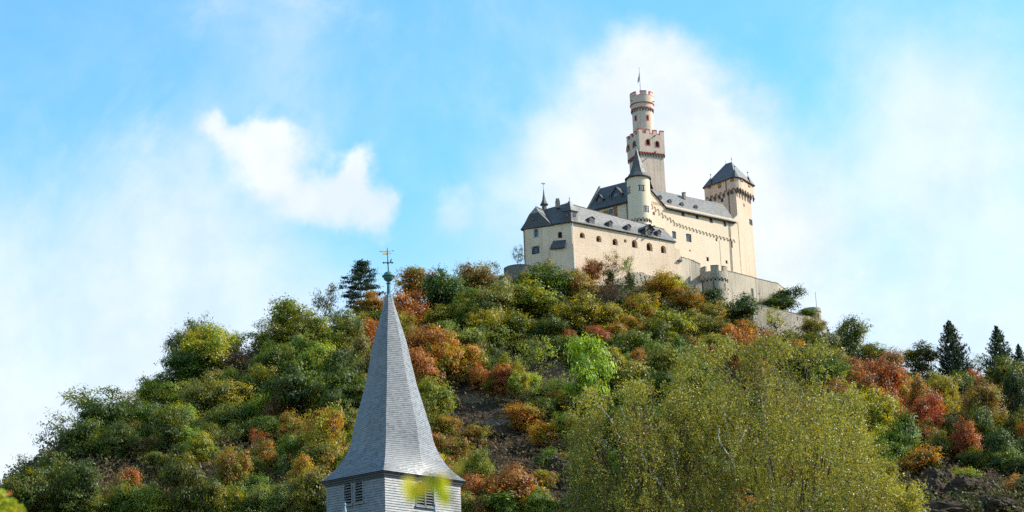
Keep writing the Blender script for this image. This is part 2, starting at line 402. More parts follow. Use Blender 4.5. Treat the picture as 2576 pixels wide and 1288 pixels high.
ops_bc = openings(W_BC, [(1408.3, 591, 10.5, 17, .7, 1)])
b = MB()
wall_grid(b, W_AB, ZB, zE, ops_ab, M_SAND); wall_grid(b, W_BC, ZB, zE, ops_bc, M_SAND)
# the long wall: sand below, paler repair band on its right upper half, both parts of one wall
sP, zP = W_CD.hit(1576, 642)
wall_grid(b, W_CD, ZB, zE, ops_cd, M_SAND)
for P, Q in ((D0, D1), (D1, A1), (A1, A0)):
    b.quad(loc2(P, ZB), loc2(Q, ZB), loc2(Q, zE), loc2(P, zE), M_SAND)
part(b, 'wall', lw)
# raking buttress at the right end, stepping down to the curtain wall
def prism(mb, poly, z0, z1s, mt, mt2=None):
    n_ = len(poly)
    z1s = z1s if isinstance(z1s, (list, tuple)) else [z1s] * n_
    for i in range(n_):
        j = (i + 1) % n_; mb.quad(loc2(poly[i], z0), loc2(poly[j], z0), loc2(poly[j], z1s[j]), loc2(poly[i], z1s[i]), mt)
    mb.poly([loc2(p, z) for p, z in zip(poly, z1s)], mt2 or mt)
def pxpoint(W, px, v): s, z = W.hit(px, v); return W(s, 0, z)
b = MB()
E1 = pxpoint(W_CD, 1709, 628); E2 = pxpoint(W_CD, 1713, 646)
b.slab([loc2(D0, ZB), loc2(E2, ZB), E2, E1, pxpoint(W_CD, 1698.5, 624)][::1], 0, M_SAND, down=-nCD * 2.2)
part(b, 'buttress', lw)
# grey rubble footing under the long wall
b = MB(); s_a, _ = W_CD.hit(1530, 700); s_b, _ = W_CD.hit(1712, 700)
zt = [W_CD.hit(x, v)[1] for x, v in ((1530, 706), (1575, 700), (1620, 690), (1665, 700), (1700, 703), (1712, 716))]
ss = [s_a + (s_b - s_a) * i / 5 for i in range(6)]
for i in range(5):
    b.quad(W_CD(ss[i], .7, ZB), W_CD(ss[i + 1], .7, ZB), W_CD(ss[i + 1], .3, zt[i + 1]), W_CD(ss[i], .3, zt[i]), M_RUB)
    b.quad(W_CD(ss[i], .3, zt[i]), W_CD(ss[i + 1], .3, zt[i + 1]), W_CD(ss[i + 1], -.05, zt[i + 1] + .3), W_CD(ss[i], -.05, zt[i] + .3), M_RUB)
part(b, 'footing', lw)
for i, o in enumerate(ops_cd[:7]):
    s0, s1, za, zb, dp, ar = o; window(lw, W_CD, s0, s1, za, zb, -dp, M_OX, M_DARK, 1 if i == 3 else 3, 1, .12, out=.05)
for o in ops_cd[7:]:
    q = MB(); q.quad(W_CD(o[0], -o[4], o[2]), W_CD(o[1], -o[4], o[2]), W_CD(o[1], -o[4], o[3]), W_CD(o[0], -o[4], o[3]), M_DARK); part(q, 'loophole', lw)
window(lw, W_AB, *ops_ab[0][:4], -.25, M_IRON, M_GLASS, 2, 4, .12); window(lw, W_AB, *ops_ab[1][:4], -.2, M_IRON, M_GLASS, 4, 3, .2)
# stone surrounds
for o, mt_, t_ in ((ops_ab[0], M_LEAD, .14), (ops_ab[1], M_IRON, .14)):
    q = MB(); s0, s1, za, zb = o[:4]
    q.box(W_AB, s0 - t_, s0, -.05, .05, za - t_, zb + t_, mt_); q.box(W_AB, s1, s1 + t_, -.05, .05, za - t_, zb + t_, mt_)
    q.box(W_AB, s0, s1, -.05, .05, zb, zb + t_, mt_); q.box(W_AB, s0, s1, -.05, .05, za - t_, za, mt_); part(q, 'window_surround', lw)
window(lw, W_BC, *ops_bc[0][:4], -.7, M_OX, M_DARK, 3, 1, .1)
# sloping slate roof of the low projecting bay
b = MB(); zz = lambda px, v, d: (lambda h: W_BC(h[0], d, h[1]))(W_BC.hit(px, v, d))
q = [zz(1382, 626, .9), zz(1421, 621.5, .9), zz(1423, 603, .05), zz(1391.5, 605.5, .05)]
b.slab(q, .18, M_SLATED, M_EAVE); part(b, 'lean_to_roof', lw)
b = MB(); s0, zt_ = W_BC.hit(1385, 626, .7); s1, _ = W_BC.hit(1437, 615, .7); s1 = W_BC.L + .2
b.quad(W_BC(s0, .7, ZB), W_BC(s1, .45, ZB), W_BC(s1, .0, q[1].z + .8), W_BC(s0, .65, q[0].z), M_SAND)
b.quad(W_BC(s0, -.1, ZB), W_BC(s0, .7, ZB), W_BC(s0, .65, q[0].z), W_BC(s0, -.1, q[0].z + .9), M_SAND)
part(b, 'bay_wall', lw)
pipe(lw, [VZ(1439, 562, zE - .4) + nCD * .25 + Vector((0, 0, .4)), W_CD(.15, .2, zE - .8), W_CD(.15, .2, ZB)], .11, M_WHITE)
pipe(lw, [W_AB(.15, .18, zE - .1), W_AB(.15, .18, ZB)], .1, M_PIPE)
# roofs
yA = (A0.y + B0.y) / 2
pk = VY(1347.8, 519.8, yA + 1.6); WG = Wall(A0 + nAB * .3, B0 + nAB * .3)
gp = lambda px, v: pxpoint(WG, px, v)
gl, gl2, sl, sr, gr2, gr = gp(1309.3, 577), gp(1319, 562.5), gp(1331.3, 538.8), gp(1355.2, 533.7), gp(1372.3, 552), gp(1389.5, 566.5)
b = MB(); bk = -nAB
b.poly([gl, gr, gr2, sr, sl, gl2], M_SLATED); b.quad(gl, gl + bk * .6 - Vector((0, 0, .25)), gr + bk * .6 - Vector((0, 0, .25)), gr, M_EAVE)
part(b, 'gable', lw)
rid = VZ(1366, 527.5, pk.z)
Cn = C0 + (nCD + W_BC.n).normalized() * .45; zR_ = VY(1425, 511, C0.y + 4.2).z
ridL = VZ(1366, 528, zR_); apex = VZ(1425, 511, zR_); ridR = VZ(1671, 577, zR_)
eR = VZ(1701, 607.5, zE - .15); eC = loc2(Cn, zE - .12); eB = loc2(gr, zE - .12)
b = MB()
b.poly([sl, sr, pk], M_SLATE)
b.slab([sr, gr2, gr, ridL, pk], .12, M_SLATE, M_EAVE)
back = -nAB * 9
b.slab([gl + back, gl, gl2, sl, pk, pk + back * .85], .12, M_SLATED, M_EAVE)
b.slab([eB, eC, apex, ridL], .22, M_SLATED, M_EAVE)  # left-facing slope takes the darker slate as painted shade
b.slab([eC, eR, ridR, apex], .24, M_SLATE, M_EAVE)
bkC = -nCD * 9.6
b.slab([eR, eR + bkC, ridR], .22, M_SLATE, M_EAVE)
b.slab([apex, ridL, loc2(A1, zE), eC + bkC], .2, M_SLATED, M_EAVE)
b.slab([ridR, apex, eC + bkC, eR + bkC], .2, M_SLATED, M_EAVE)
print('WING', eC, eR, ridR, apex, ridL)
part(b, 'roof', lw)
b = MB(); b.tube([apex, ridR], .13, M_EAVE, 6); b.tube([pk, rid], .1, M_EAVE, 6)
part(b, 'ridge_cap', lw)
# gutter line
pipe(lw, [eB - Vector((0, 0, .12)), eC - Vector((0, 0, .12)), eR - Vector((0, 0, .12))], .13, M_EAVE, 'gutter')
nR = nrm3(eC, eR, apex)
wd = nrm3(eB, eC, apex)
for px, v, w_, h_, nx in ((1489.5, 556, 1.25, .72, 2), (1536.5, 566.5, .7, .75, 1), (1582.5, 575.5, .7, .75, 1), (1658.5, 589.5, .7, .75, 1)):
    dormer(lw, plane_hit(px, v, eC, nR), W_CD.e, w_ + .3, h_, .42, 1.9, M_SLATED, M_SLATED, (w_, h_ - .12, nx, 2), wz=.04)
# hoist dormer with its beam
ph = plane_hit(1633, 592, eC, nR)
hd = dormer(lw, ph + W_CD.n * .2, W_CD.e, 2.3, 1.7, .95, 4.0, M_SLATED, M_SLATED, (1.0, 1.5, 1, 1), M_WOOD, .35, M_DARK, .05, name='hoist_dormer')
Lh = Loc(ph, W_CD.e); b = MB(); b.box(Lh, -.1, .1, -.5, 2.2, 1.6, 1.8, M_WOOD); b.tube([Lh(0, .9, 1.6), Lh(0, .9, .3)], .05, M_WOOD, 5)
b.lathe(Lh(0, .9, 0), [(.05, ph.z + .2), (.38, ph.z + .3), (.38, ph.z + .42), (.05, ph.z + .5)], M_IRON, 10); part(b, 'hoist_beam', hd)
for px, v in ((1345, 549.5),):
    s, z = WG.hit(px, v)
    for k in (-1, 1): window(lw, WG, s + k * .42 - .25, s + k * .42 + .25, z - .45, z + .5, .01, M_OX, M_GLASS, 2, 3, .07)
# corner bell-cast dormer turret
f0 = eC + Vector((0, 0, .15)); eL = -W_BC.e; eRr = W_CD.e
pc = loc2(f0, f0.z); wL = (1427 - 1409) / PXM(pc) / .8; wR = (1444.5 - 1427) / PXM(pc) / .83
hT = (551 - 522.5) / PXM(pc); b = MB(); pc = pc - (nCD + W_BC.n).normalized() * .35
Q = [pc + eL * wL, pc, pc + eRr * wR, pc + eRr * wR + eL * wL]
for i, (a, c) in enumerate(((Q[0], Q[1]), (Q[1], Q[2]), (Q[2], Q[3]), (Q[3], Q[0]))):
    b.quad(a, c, c + Vector((0, 0, hT)), a + Vector((0, 0, hT)), M_SLATED if i == 0 else M_SLATE)
ct = sum(Q, Vector()) / 4; zt0 = pc.z + hT; ap = VY(1424.6, 503, ct.y).z
ct_d = part(b, 'corner_dormer', lw)
b = MB(); rings = []
for k, (sc, zz_) in enumerate(((1.32, zt0 - .12), (1.05, zt0 + .22), (.62, zt0 + (ap - zt0) * .4), (.28, zt0 + (ap - zt0) * .75), (.0, ap))):
    rings.append([Vector((ct.x + (p.x - ct.x) * sc, ct.y + (p.y - ct.y) * sc, zz_)) for p in Q])
for r0, r1 in zip(rings, rings[1:]):
    for i in range(4):
        j = (i + 1) % 4
        mt_ = M_SLATED if i in (0, 3) else M_SLATE  # shade on the left-hand faces comes from the darker slate
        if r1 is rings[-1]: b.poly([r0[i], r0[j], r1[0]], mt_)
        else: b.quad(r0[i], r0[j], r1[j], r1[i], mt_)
b.poly(rings[0][::-1], M_EAVE); part(b, 'dormer_roof', lw)
for (a, c) in ((Q[0], Q[1]), (Q[1], Q[2])):
    Wd = Wall(a, c); z0_ = pc.z + hT * .42; window(ct_d, Wd, Wd.L / 2 - .36, Wd.L / 2 + .36, z0_, z0_ + .85, .01, M_OX, M_GLASS, 2, 2, .08)
finial(lw, loc2(ct, ap - .1), .9, .16)
# ridge turret with its spirelet
rt = VZ(1369.5, 531, zR_ - .3); b = MB(); r_ = .62
zt1 = VY(1369, 515, rt.y).z; zt2 = VY(1367, 473, rt.y).z
b.lathe(rt, [(r_, rt.z - 1.2), (r_, zt1)], M_SLATED, 6); part(b, 'ridge_turret', lw)
b = MB(); b.lathe(rt, [(0, zt1 - .1), (1.05, zt1 - .05), (.75, zt1 + .35), (.48, zt1 + 1.0), (.22, zt1 + 2.4), (.04, zt2)], M_SLATED, 6); part(b, 'turret_spire', lw)
b = MB(); tp = loc2(rt, zt2); b.tube([tp - Vector((0, 0, .3)), tp + Vector((0, 0, 1.3))], .035, M_IRON, 5)
Lv = Loc(tp + Vector((0, 0, .95)), Vector((.9, .3, 0))); b.box(Lv, -.32, .22, -.02, .02, -.05, .12, M_IRON); b.box(Lv, -.45, -.2, -.02, .02, .1, .3, M_IRON); b.box(Lv, .12, .4, -.02, .02, .05, .25, M_IRON)
part(b, 'weather_vane', lw)
b = MB(); cp = VZ(1403, 517, zR_ - .4); Lc = Loc(cp, Vector((1, .2, 0))); b.box(Lc, -.45, .45, -.45, .45, -.6, 1.1, M_COPE); b.box(Lc, -.35, .35, -.35, .35, 1.1, 1.6, M_COPE); part(b, 'chimney', lw)

# ---------------- palace
K = VY(1676, 521, 453); zK = K.z; Rr = VZ(1855, 559, zK)
pal = thing('palace', 'great cream castle palace with slanting arched frieze and blue-grey dormered slate roof', 'palace', loc2((K + Rr) / 2, 112))
W_P = Wall(K, Rr); nP = W_P.n
hb = 5.6
KL = pxpoint(W_P, 1622, 500); KL = loc2(KL, zK); bv_ = Vector((KL.x / KL.y, 1, 0)) * 9.5 + Vector((.6, 0, 0)); G1 = KL + bv_
s_off = (KL - K).dot(W_P.e)
W_P = Wall(KL, Rr); W_G = W_P; sK_ = -s_off
wins = [(1718.3, 538.5, 8, 13), (1754, 546, 7, 12), (1789, 554.3, 7.5, 14), (1823.5, 562.8, 6.5, 15), (1696, 591, 8.5, 19.5), (1732.8, 598.5, 12, 21.5)]
slits = [(1802.5, 603, 4, 8), (1841, 615.5, 3.5, 16), (1735.7, 630.5, 3.5, 4.5), (1780.5, 652, 5.5, 11), (1828, 659, 5, 8.5), (1850.8, 555.5, 3, 8)]
b = MB(); opP = openings(W_P, [x + (.3, 0) for x in wins] + [x + (.35, 0) for x in slits])
wall_grid(b, W_P, ZB, zK - .05, opP, M_CREAM)
zRg = VY(1637.5, 477, K.y + hb * abs(nP.y)).z
Gm = (G1 + KL) / 2
b.poly([loc2(G1, ZB), loc2(KL, ZB), loc2(KL, zK), loc2(Gm, zRg - .15), loc2(G1, zK)], M_CREAM)
vt = pxpoint(W_P, 1636, 479); vt2 = pxpoint(W_P, 1622, 466)
b.poly([loc2(KL, zK - .05), W_P(sK_, 0, zK - .05), vt, vt2], M_CREAM)
R1_ = Rr - nP * 2 * hb; b.quad(loc2(Rr, ZB), loc2(R1_, ZB), loc2(R1_, zK), loc2(Rr, zK), M_CREAM); b.quad(loc2(R1_, ZB), loc2(G1, ZB), loc2(G1, zK), loc2(R1_, zK), M_CREAM)
cope = pxpoint(W_P, 1855.5, 540)
part(b, 'wall', pal)
b = MB(); sC, _ = W_P.hit(1838, 557); b.slab([W_P(sC, .12, zK - .2), W_P(W_P.L, .12, zK - .2), loc2(cope) + nP * .12], 0, M_CREAM, down=-nP * .7)
part(b, 'coped_gable', pal)
for o in opP[:6]:
    s0, s1, za, zb, dp, _a = o; window(pal, W_P, s0, s1, za, zb, -dp, M_OX, M_GLASS, 2, 3 if zb - za > 1.3 else 2, .1)
for o in opP[6:]:
    q = MB(); q.quad(W_P(o[0], -o[4], o[2]), W_P(o[1], -o[4], o[2]), W_P(o[1], -o[4], o[3]), W_P(o[0], -o[4], o[3]), M_DARK); part(q, 'loophole', pal)
q = MB(); s0, s1, za, zb = wrect(W_G, 1644.8, 536.8, 4.5, 8); q.box(W_G, s0, s1, -.1, .05, za, zb, M_OX); part(q, 'loophole', pal)
# roof
rA = loc2(Gm, zRg); vA = VZ(1622, 472, zRg)
eav = K + nP * .5 - Vector((0, 0, .35)); eaL = eav - W_P.e * .25; rfL = eaL; eaR = loc2(Rr + nP * .5 - W_P.e * .9, eav.z)
rB = VZ(1818, 513, zRg); rC = VZ(1851, 545, (zRg + zK) / 2 + .5)
b = MB(); b.slab([eaL, eaR, rB, vA], .3, M_SLATE, M_EAVE)
print('PAL', eaL, eaR, rB, vA)
b.slab([eaR, loc2(rB) - nP * 5 + Vector((0, 0, -4)), rB], .25, M_SLATE, M_EAVE)
bk2 = G1 - nP * .5; b.slab([vA, rB, loc2(rB, zK) - nP * 6.1, loc2(bk2, zK - .35)], .3, M_SLATED, M_EAVE)
part(b, 'roof', pal)
pipe(pal, [eaL, eaR], .16, M_EAVE, 'gutter'); pipe(pal, [W_P(sK_, .15, zK - .3), vt + nP * .12 + Vector((0, 0, .1)), vt2 + nP * .12 + Vector((0, 0, .1))], .2, M_EAVE, 'verge_board')
nPr = nrm3(eaL, eaR, rB)
for px, v in ((1663, 500), (1702.5, 508.5), (1716.5, 519), (1751.5, 524)):
    pass
for px, v in ((1662, 501.5), (1686.5, 511.5), (1716.5, 519), (1751.8, 526)):
    dormer(pal, plane_hit(px, v, eaL, nPr), W_P.e, .85, .62, .5, 1.9, M_SLATE, M_SLATED, (.5, .6, 2, 2), M_OX, .1, wz=.03)
cp = plane_hit(1721, 499, eaL, nPr); Lc = Loc(cp, W_P.e); b = MB(); b.box(Lc, -.32, .32, -.4, .3, -.3, 1.35, M_COPE); b.box(Lc, -.4, .4, -.48, .38, 1.35, 1.5, M_CORB); part(b, 'chimney', pal)
# descending frieze of arches: a proud band of plaster ending in small corbelled arches
fz = [(1700.6, 560.7), (1708, 562), (1715.5, 565.5), (1724, 567.8), (1732, 570.3), (1741, 573), (1749.5, 576), (1758, 578.5), (1766.5, 581), (1775, 583.2), (1783.5, 586), (1792, 588), (1800.5, 590.2), (1809, 592.5), (1818, 595), (1827, 597.5), (1836, 599.5), (1844.5, 602)]
b = MB()
def one_arch(W, px, v, wp, hp, d=.15):
    s, z = W.hit(px, v); r = wp / PXM(W(s, 0, z)) / 2 / max(.35, abs(W.e.x)); h = hp / PXM(W(s, 0, z))
    arch_row(b, W, s - r, s + r, z + .12, z - r, 1, 0, d, M_CREAM, M_CREAM, drop=.16, ratio=.82, seg=7)
    b.box(W, s - r - .07, s - r + .09, -.02, d + .03, z - r - .22, z - r - .04, M_CORB)
    if h > r * 2.4: b.box(W, s + r * .9, s + r * 1.15, 0, d, z - h, z - r, M_CREAM)
for px, v in fz: one_arch(W_P, px, v, 8.6, 7)
for px, v, h in ((1684, 547, 9), (1692, 553, 9)): one_arch(W_P, px, v, 8.4, h)
for px, v, h in ((1638, 512, 8), (1645.4, 519, 13), (1654, 525, 16), (1663.5, 534.5, 14), (1672, 541, 10)): one_arch(W_G, px, v, 8.6, h, .15)
part(b, 'arched_frieze', pal)
s, z = W_P.hit(1834, 560); s2, z2 = W_P.hit(1839.5, 684); pipe(pal, [W_P(s, .5, z + .4), W_P(s + .1, .15, z - .5), W_P(s2, .15, ZB)], .09, M_PIPE)
# ---------------- keep
Nn = VY(1606.5, 322, 472); zT = Nn.z; Rk = VZ(1674, 330, zT); Lk = VZ(1566, 342, zT)
er = (Rk - Nn); sK = er.length; er.normalize(); el = Vector((-er.y, er.x, 0)); sK2 = (Lk - Nn).length
sK = (sK + sK2) / 2
kp = thing('keep', 'tall square keep with red-trimmed battlements crowned by a round turret', 'castle tower', loc2(Nn + (er + el) * sK / 2, 112))
W_KR = Wall(Nn, Nn + er * sK); W_KL = Wall(Nn + el * sK, Nn)
mh = 1.15; zM = zT - mh
zF = W_KR.hit(1607, 380)[1]; zBod = 118
wk = [(1630.3, 357.5, 7.5, 15), (1653.7, 362.5, 7.5, 15)]; wl = [(1579.8, 372.5, 6.5, 15.5), (1595.5, 362.5, 6.5, 15.5)]
oR = openings(W_KR, [x + (.5, 1) for x in wk]); oL = openings(W_KL, [x + (.5, 1) for x in wl])
b = MB(); wall_grid(b, W_KR, zF, zM, oR, M_TAN); wall_grid(b, W_KL, zF, zM, oL, M_TAN)
W_KB1 = Wall(Nn + er * sK, Nn + (er + el) * sK); W_KB2 = Wall(Nn + (er + el) * sK, Nn + el * sK)
for Wq in (W_KB1, W_KB2): wall_grid(b, Wq, zF, zM, [], M_TAN)
for Wq in (W_KR, W_KL, W_KB1, W_KB2):
    b.box(Wq, .6, Wq.L - .6, -.6, -.58, zM - 1.2, zM, M_TAN)
    arch_row(b, Wq, 0.12, Wq.L - .12, zF, zF - .42, 9, -.28, 0, M_TAN, M_CORB, M_RED, .62, ratio=.78)
b.poly([Wq_ for Wq_ in (Nn + Vector((0, 0, -mh - 1)), Nn + er * sK + Vector((0, 0, -mh - 1)), Nn + (er + el) * sK + Vector((0, 0, -mh - 1)), Nn + el * sK + Vector((0, 0, -mh - 1)))], M_COPE)
i_ = .3
bp_ = [Nn + er * i_ + el * i_, Nn + er * (sK - i_) + el * i_, Nn + (er + el) * (sK - i_), Nn + el * (sK - i_) + er * i_]
base_o = [p + (p - (Nn + (er + el) * sK / 2)).normalized() * .35 for p in bp_]
for i in range(4):
    j = (i + 1) % 4; b.quad(loc2(base_o[i], zBod), loc2(base_o[j], zBod), loc2(bp_[j], zF), loc2(bp_[i], zF), M_TAN)
b.poly([loc2(p, zF) for p in bp_][::-1], M_TAN)
part(b, 'tower_wall', kp)
b = MB()
for Wq in (W_KR, W_KL, W_KB1, W_KB2):
    L_ = Wq.L; mw = L_ * .15; gap = (L_ - 4 * mw) / 3
    for i in range(4):
        a = i * (mw + gap); a2 = a + mw
        d0 = -.45
        b.box(Wq, a + (.45 if i == 0 else 0), a2 - (.003 if i == 3 else 0), d0, -.001, zM - .01, zT - .24, M_TAN); b.box(Wq, a - .05 + (.5 if i == 0 else 0), a2 + .05 - (.05 if i == 3 else 0), d0 - .05, .05, zT - .24, zT + .02, M_RED)
        if i == 0: b.box(Wq, .0, .45, d0, .002, zM - .01, zT - .238, M_TAN); b.box(Wq, -.05, .45, d0 - .048, .052, zT - .24, zT + .022, M_RED)
        if i < 3: b.box(Wq, a2, a2 + gap, -.5, .04, zM - .02, zM + .09, M_RED); b.box(Wq, a2, a2 + .06, -.47, .02, zM + .09, zT - .24, M_RED); b.box(Wq, a2 + gap - .06, a2 + gap, -.47, .02, zM + .09, zT - .24, M_RED)
part(b, 'battlement', kp)
def arch_trim(mb, W, o, t, mt_, d1=.06):
    s0, s1, za, zb = o[:4]; c = (s0 + s1) / 2; r = (s1 - s0) / 2; rise = min(r, (zb - za) * .6); zs = zb - rise
    inn = [(s0, za)] + [(c - r * math.cos(math.pi * i / 8), zs + rise * math.sin(math.pi * i / 8)) for i in range(9)] + [(s1, za)]
    out = [(s0 - t, za - t)] + [(c - (r + t) * math.cos(math.pi * i / 8), zs + (rise + t) * math.sin(math.pi * i / 8)) for i in range(9)] + [(s1 + t, za - t)]
    k = len(inn)
    for i in range(k):
        j = (i + 1) % k
        mb.quad(W(inn[i][0], d1, inn[i][1]), W(inn[j][0], d1, inn[j][1]), W(out[j][0], d1, out[j][1]), W(out[i][0], d1, out[i][1]), mt_)
        mb.quad(W(out[i][0], d1, out[i][1]), W(out[j][0], d1, out[j][1]), W(out[j][0], 0, out[j][1]), W(out[i][0], 0, out[i][1]), mt_)
        mb.quad(W(inn[i][0], -.2, inn[i][1]), W(inn[j][0], -.2, inn[j][1]), W(inn[j][0], d1, inn[j][1]), W(inn[i][0], d1, inn[i][1]), mt_)
for Wq, oo in ((W_KR, oR), (W_KL, oL)):
    for o in oo:
        q = MB(); arch_trim(q, Wq, o, .16, M_RED); fo = part(q, 'window', kp)
        q = MB(); q.quad(Wq(o[0], -.45, o[2]), Wq(o[1], -.45, o[2]), Wq(o[1], -.45, o[3]), Wq(o[0], -.45, o[3]), M_DARK); part(q, 'pane', fo)
for px, v, Wq in ((1645.5, 343, W_KR), (1647, 383.5, W_KR)):
    b = MB(); s, z = Wq.hit(px, v); b.box(Wq, s - .12, s + .12, -.1, .7, z - .1, z + .12, M_CORB); part(b, 'water_spout', kp)
# round upper turret
kc = Nn + (er + el) * sK / 2
cx_h = VY(1614.2, 250, kc.y); cc = Vector((cx_h.x, kc.y, 0)); Rh = 29.6 / PXM(cx_h); Rs = Rh * .885
yF = kc.y - Rh
zt_ = VY(1613, 227, yF).z; zc_ = VY(1614, 255, yF).z; za1 = VY(1614, 268, yF).z; za2 = za1 - .45
CH, CS = Cyl(cc, Rh), Cyl(cc, Rs)
b = MB(); NS = 40; Lc_ = 2 * math.pi * Rh
zg = zt_ - 1.05
b.lathe(cc, [(Rs + .12, zM - 1.2), (Rs + .12, zM + 1.4), (Rs, zM + 1.45), (Rs, za1)], M_TAN, NS)
b.lathe(cc, [(Rh - .1, za1), (Rh - .1, zc_ - .1)], M_TAN, NS); b.lathe(cc, [(Rh, zc_ - .1), (Rh, zg)], M_TAN, NS); b.lathe(cc, [(Rh, zg), (Rh - .45, zg), (Rh - .45, zg - 1), (0.01, zg - 1)], M_TAN, NS)
Ca = Cyl(cc, Rs); La = 2 * math.pi * Rs
arch_row(b, Ca, 0, La, za1 + .02, za1 - .38, 22, 0, Rh - .1 - Rs, M_TAN, M_CORB, M_RED, .5, ratio=.78, seg=6)
tt = part(b, 'round_turret', kp)
b = MB(); b.lathe(cc, [(Rh - .12, zc_ - .22), (Rh + .1, zc_ - .18), (Rh + .14, zc_ - .02), (Rh - .02, zc_ + .06)], M_RED, NS); part(b, 'cornice', kp, True)
b = MB()
for a0, a1 in ((-12, 21), (40, 75), (98, 133), (156, 190), (213, 247), (270, 327)):
    a0, a1 = [math.radians(x) * Rh for x in (a0, a1)]
    b.box(CH, a0, a1, -.42, -.002, zg - .01, zt_ - .3, M_TAN, 5); b.box(CH, a0 - .03, a1 + .03, -.46, .03, zt_ - .3, zt_, M_RED, 5); b.box(CH, a0 - .02, a0 + .05, -.43, .015, zg + .03, zt_ - .3, M_RED); b.box(CH, a1 - .05, a1 + .02, -.43, .015, zg + .03, zt_ - .3, M_RED)
b.box(CH, 0, Lc_ - .001, -.44, .02, zg - .06, zg + .03, M_RED, 40)
part(b, 'turret_battlement', kp)
for px, v in ((1599, 297.5), (1629, 296)):
    s, z = CS.hit(px, v); q = MB(); w2, h2 = .36, .72
    q.box(CS, s - w2, s + w2, -.02, .07, z - h2, z - h2 + .16, M_RED); q.box(CS, s - w2, s + w2, -.02, .07, z + h2 - .16, z + h2, M_RED); q.box(CS, s - w2, s - w2 + .15, -.02, .07, z - h2, z + h2, M_RED); q.box(CS, s + w2 - .15, s + w2, -.02, .07, z - h2, z + h2, M_RED)
    fo = part(q, 'window', kp); q = MB(); q.box(CS, s - w2 + .1, s + w2 - .1, -.05, .025, z - h2 + .1, z + h2 - .1, M_DARK); part(q, 'pane', fo)
for px, v in ((1590, 262 - 8), (1642, 256)):
    b = MB(); s, z = CH.hit(px, v); b.box(CH, s - .1, s + .1, -.1, .45, z - .08, z + .1, M_CORB); part(b, 'water_spout', kp)
fb = Vector((VY(1611, 226, kc.y).x, kc.y, zg - 1)); fz_t = VY(1607.5, 171, kc.y).z
fp = thing('flagpole', 'thin grey flagpole rising from the round top of the keep', 'flagpole', fb)
b = MB(); b.tube([fb, loc2(fb, fz_t)], [.09, .055], M_LEAD, 8); part(b, 'pole', fp, True)
b = MB(); b.lathe(fb, [(.02, fz_t - .05), (.12, fz_t + .02), (.02, fz_t + .15)], M_LEAD, 8); part(b, 'pole_knob', fp, True)
# limp pennant
M_FLAG = flat('flag_white', (.62, .62, .66), .8, var=.25, sc=4); M_FLAG2 = flat('flag_orange', (.5, .24, .1), .8)
b = MB(); h_ = fz_t; Lf = Loc(fb, Vector((-.95, -.3, 0)))
cols = [(0, -1.2, -3.4), (.12, -1.5, -3.5), (.28, -2.0, -3.75), (.42, -2.6, -4.1), (.55, -3.2, -4.45), (.68, -3.9, -4.9)]
for i in range(5):
    a, c = cols[i], cols[i + 1]; wv = [.12 * math.sin(i * 2.1), .12 * math.sin((i + 1) * 2.1)]
    ms = (M_FLAG, M_FLAG, M_FLAG2, M_FLAG, M_FLAG)
    for k in range(3):
        t0, t1 = k / 3, (k + 1) / 3; mt_ = M_FLAG2 if k == 1 and i in (1, 2, 3) else M_FLAG
        f_ = lambda c_, t, w_: Lf(c_[0], w_ * (1 + t), h_ - fb.z + c_[1] + (c_[2] - c_[1]) * t)
        b.quad(f_(a, t0, wv[0]), f_(c, t0, wv[1]), f_(c, t1, wv[1]), f_(a, t1, wv[0]), mt_)
o = b.build('flag', None, True); tag(o, 'limp white and orange flag drooping from the pole above the keep', 'flag')

# ---------------- stair turret
st_c = VY(1606, 470, 447); Rt = 28.8 / PXM(st_c); sc_ = Vector((st_c.x, st_c.y, 0))
st = thing('stair_turret', 'round pale yellow stair turret with a pointed flared slate cone roof', 'castle turret', loc2(sc_, 116))
ze = VY(1606, 441, sc_.y - Rt).z; zb_ = VY(1610, 546, sc_.y - Rt).z
b = MB(); b.lathe(sc_, [(Rt - .28, ZB), (Rt - .28, zb_), ], M_CREAM, 40); b.lathe(sc_, [(Rt, zb_), (Rt, ze)], M_CREAM, 40)
CT = Cyl(sc_, Rt); CTi = Cyl(sc_, Rt - .28)
arch_row(b, CTi, 0, 2 * math.pi * (Rt - .28), zb_ + .02, zb_ - .42, 18, 0, .28, M_CREAM, M_CORB, drop=.45, ratio=.75, seg=7)
part(b, 'tower_wall', st, True)
za_ = VY(1597.5, 372, sc_.y).z; b = MB()
Rc = Rt + .42; H = za_ - ze
b.lathe(sc_, [(Rt - .1, ze - .1), (Rc, ze - .22), (Rc + .02, ze + .05)], M_EAVE, 40)
b.lathe(sc_, [(Rc, ze + .05), (Rc * .86, ze + H * .05), (Rc * .66, ze + H * .16), (Rc * .5, ze + H * .32), (Rc * .31, ze + H * .58), (Rc * .13, ze + H * .84), (.05, ze + H)], M_SLATED, 8, math.pi / 8, math.pi / 8 + 2 * math.pi)
part(b, 'cone_roof', st)
tp = loc2(sc_, ze + H); b = MB(); b.tube([tp - Vector((0, 0, .4)), tp + Vector((0, 0, 1.7))], [.09, .04], M_PATINA, 6); b.lathe(tp, [(.03, tp.z + .4), (.2, tp.z + .6), (.03, tp.z + .8)], M_IRON, 8)
Lv = Loc(tp + Vector((0, 0, 1.45)), Vector((.85, .5, 0))); b.box(Lv, -.5, .5, -.025, .025, -.04, .04, M_IRON); b.box(Lv, -.35, .1, -.025, .025, .04, .34, M_IRON); b.box(Lv, .1, .4, -.025, .025, .1, .22, M_IRON); part(b, 'weather_vane', st)
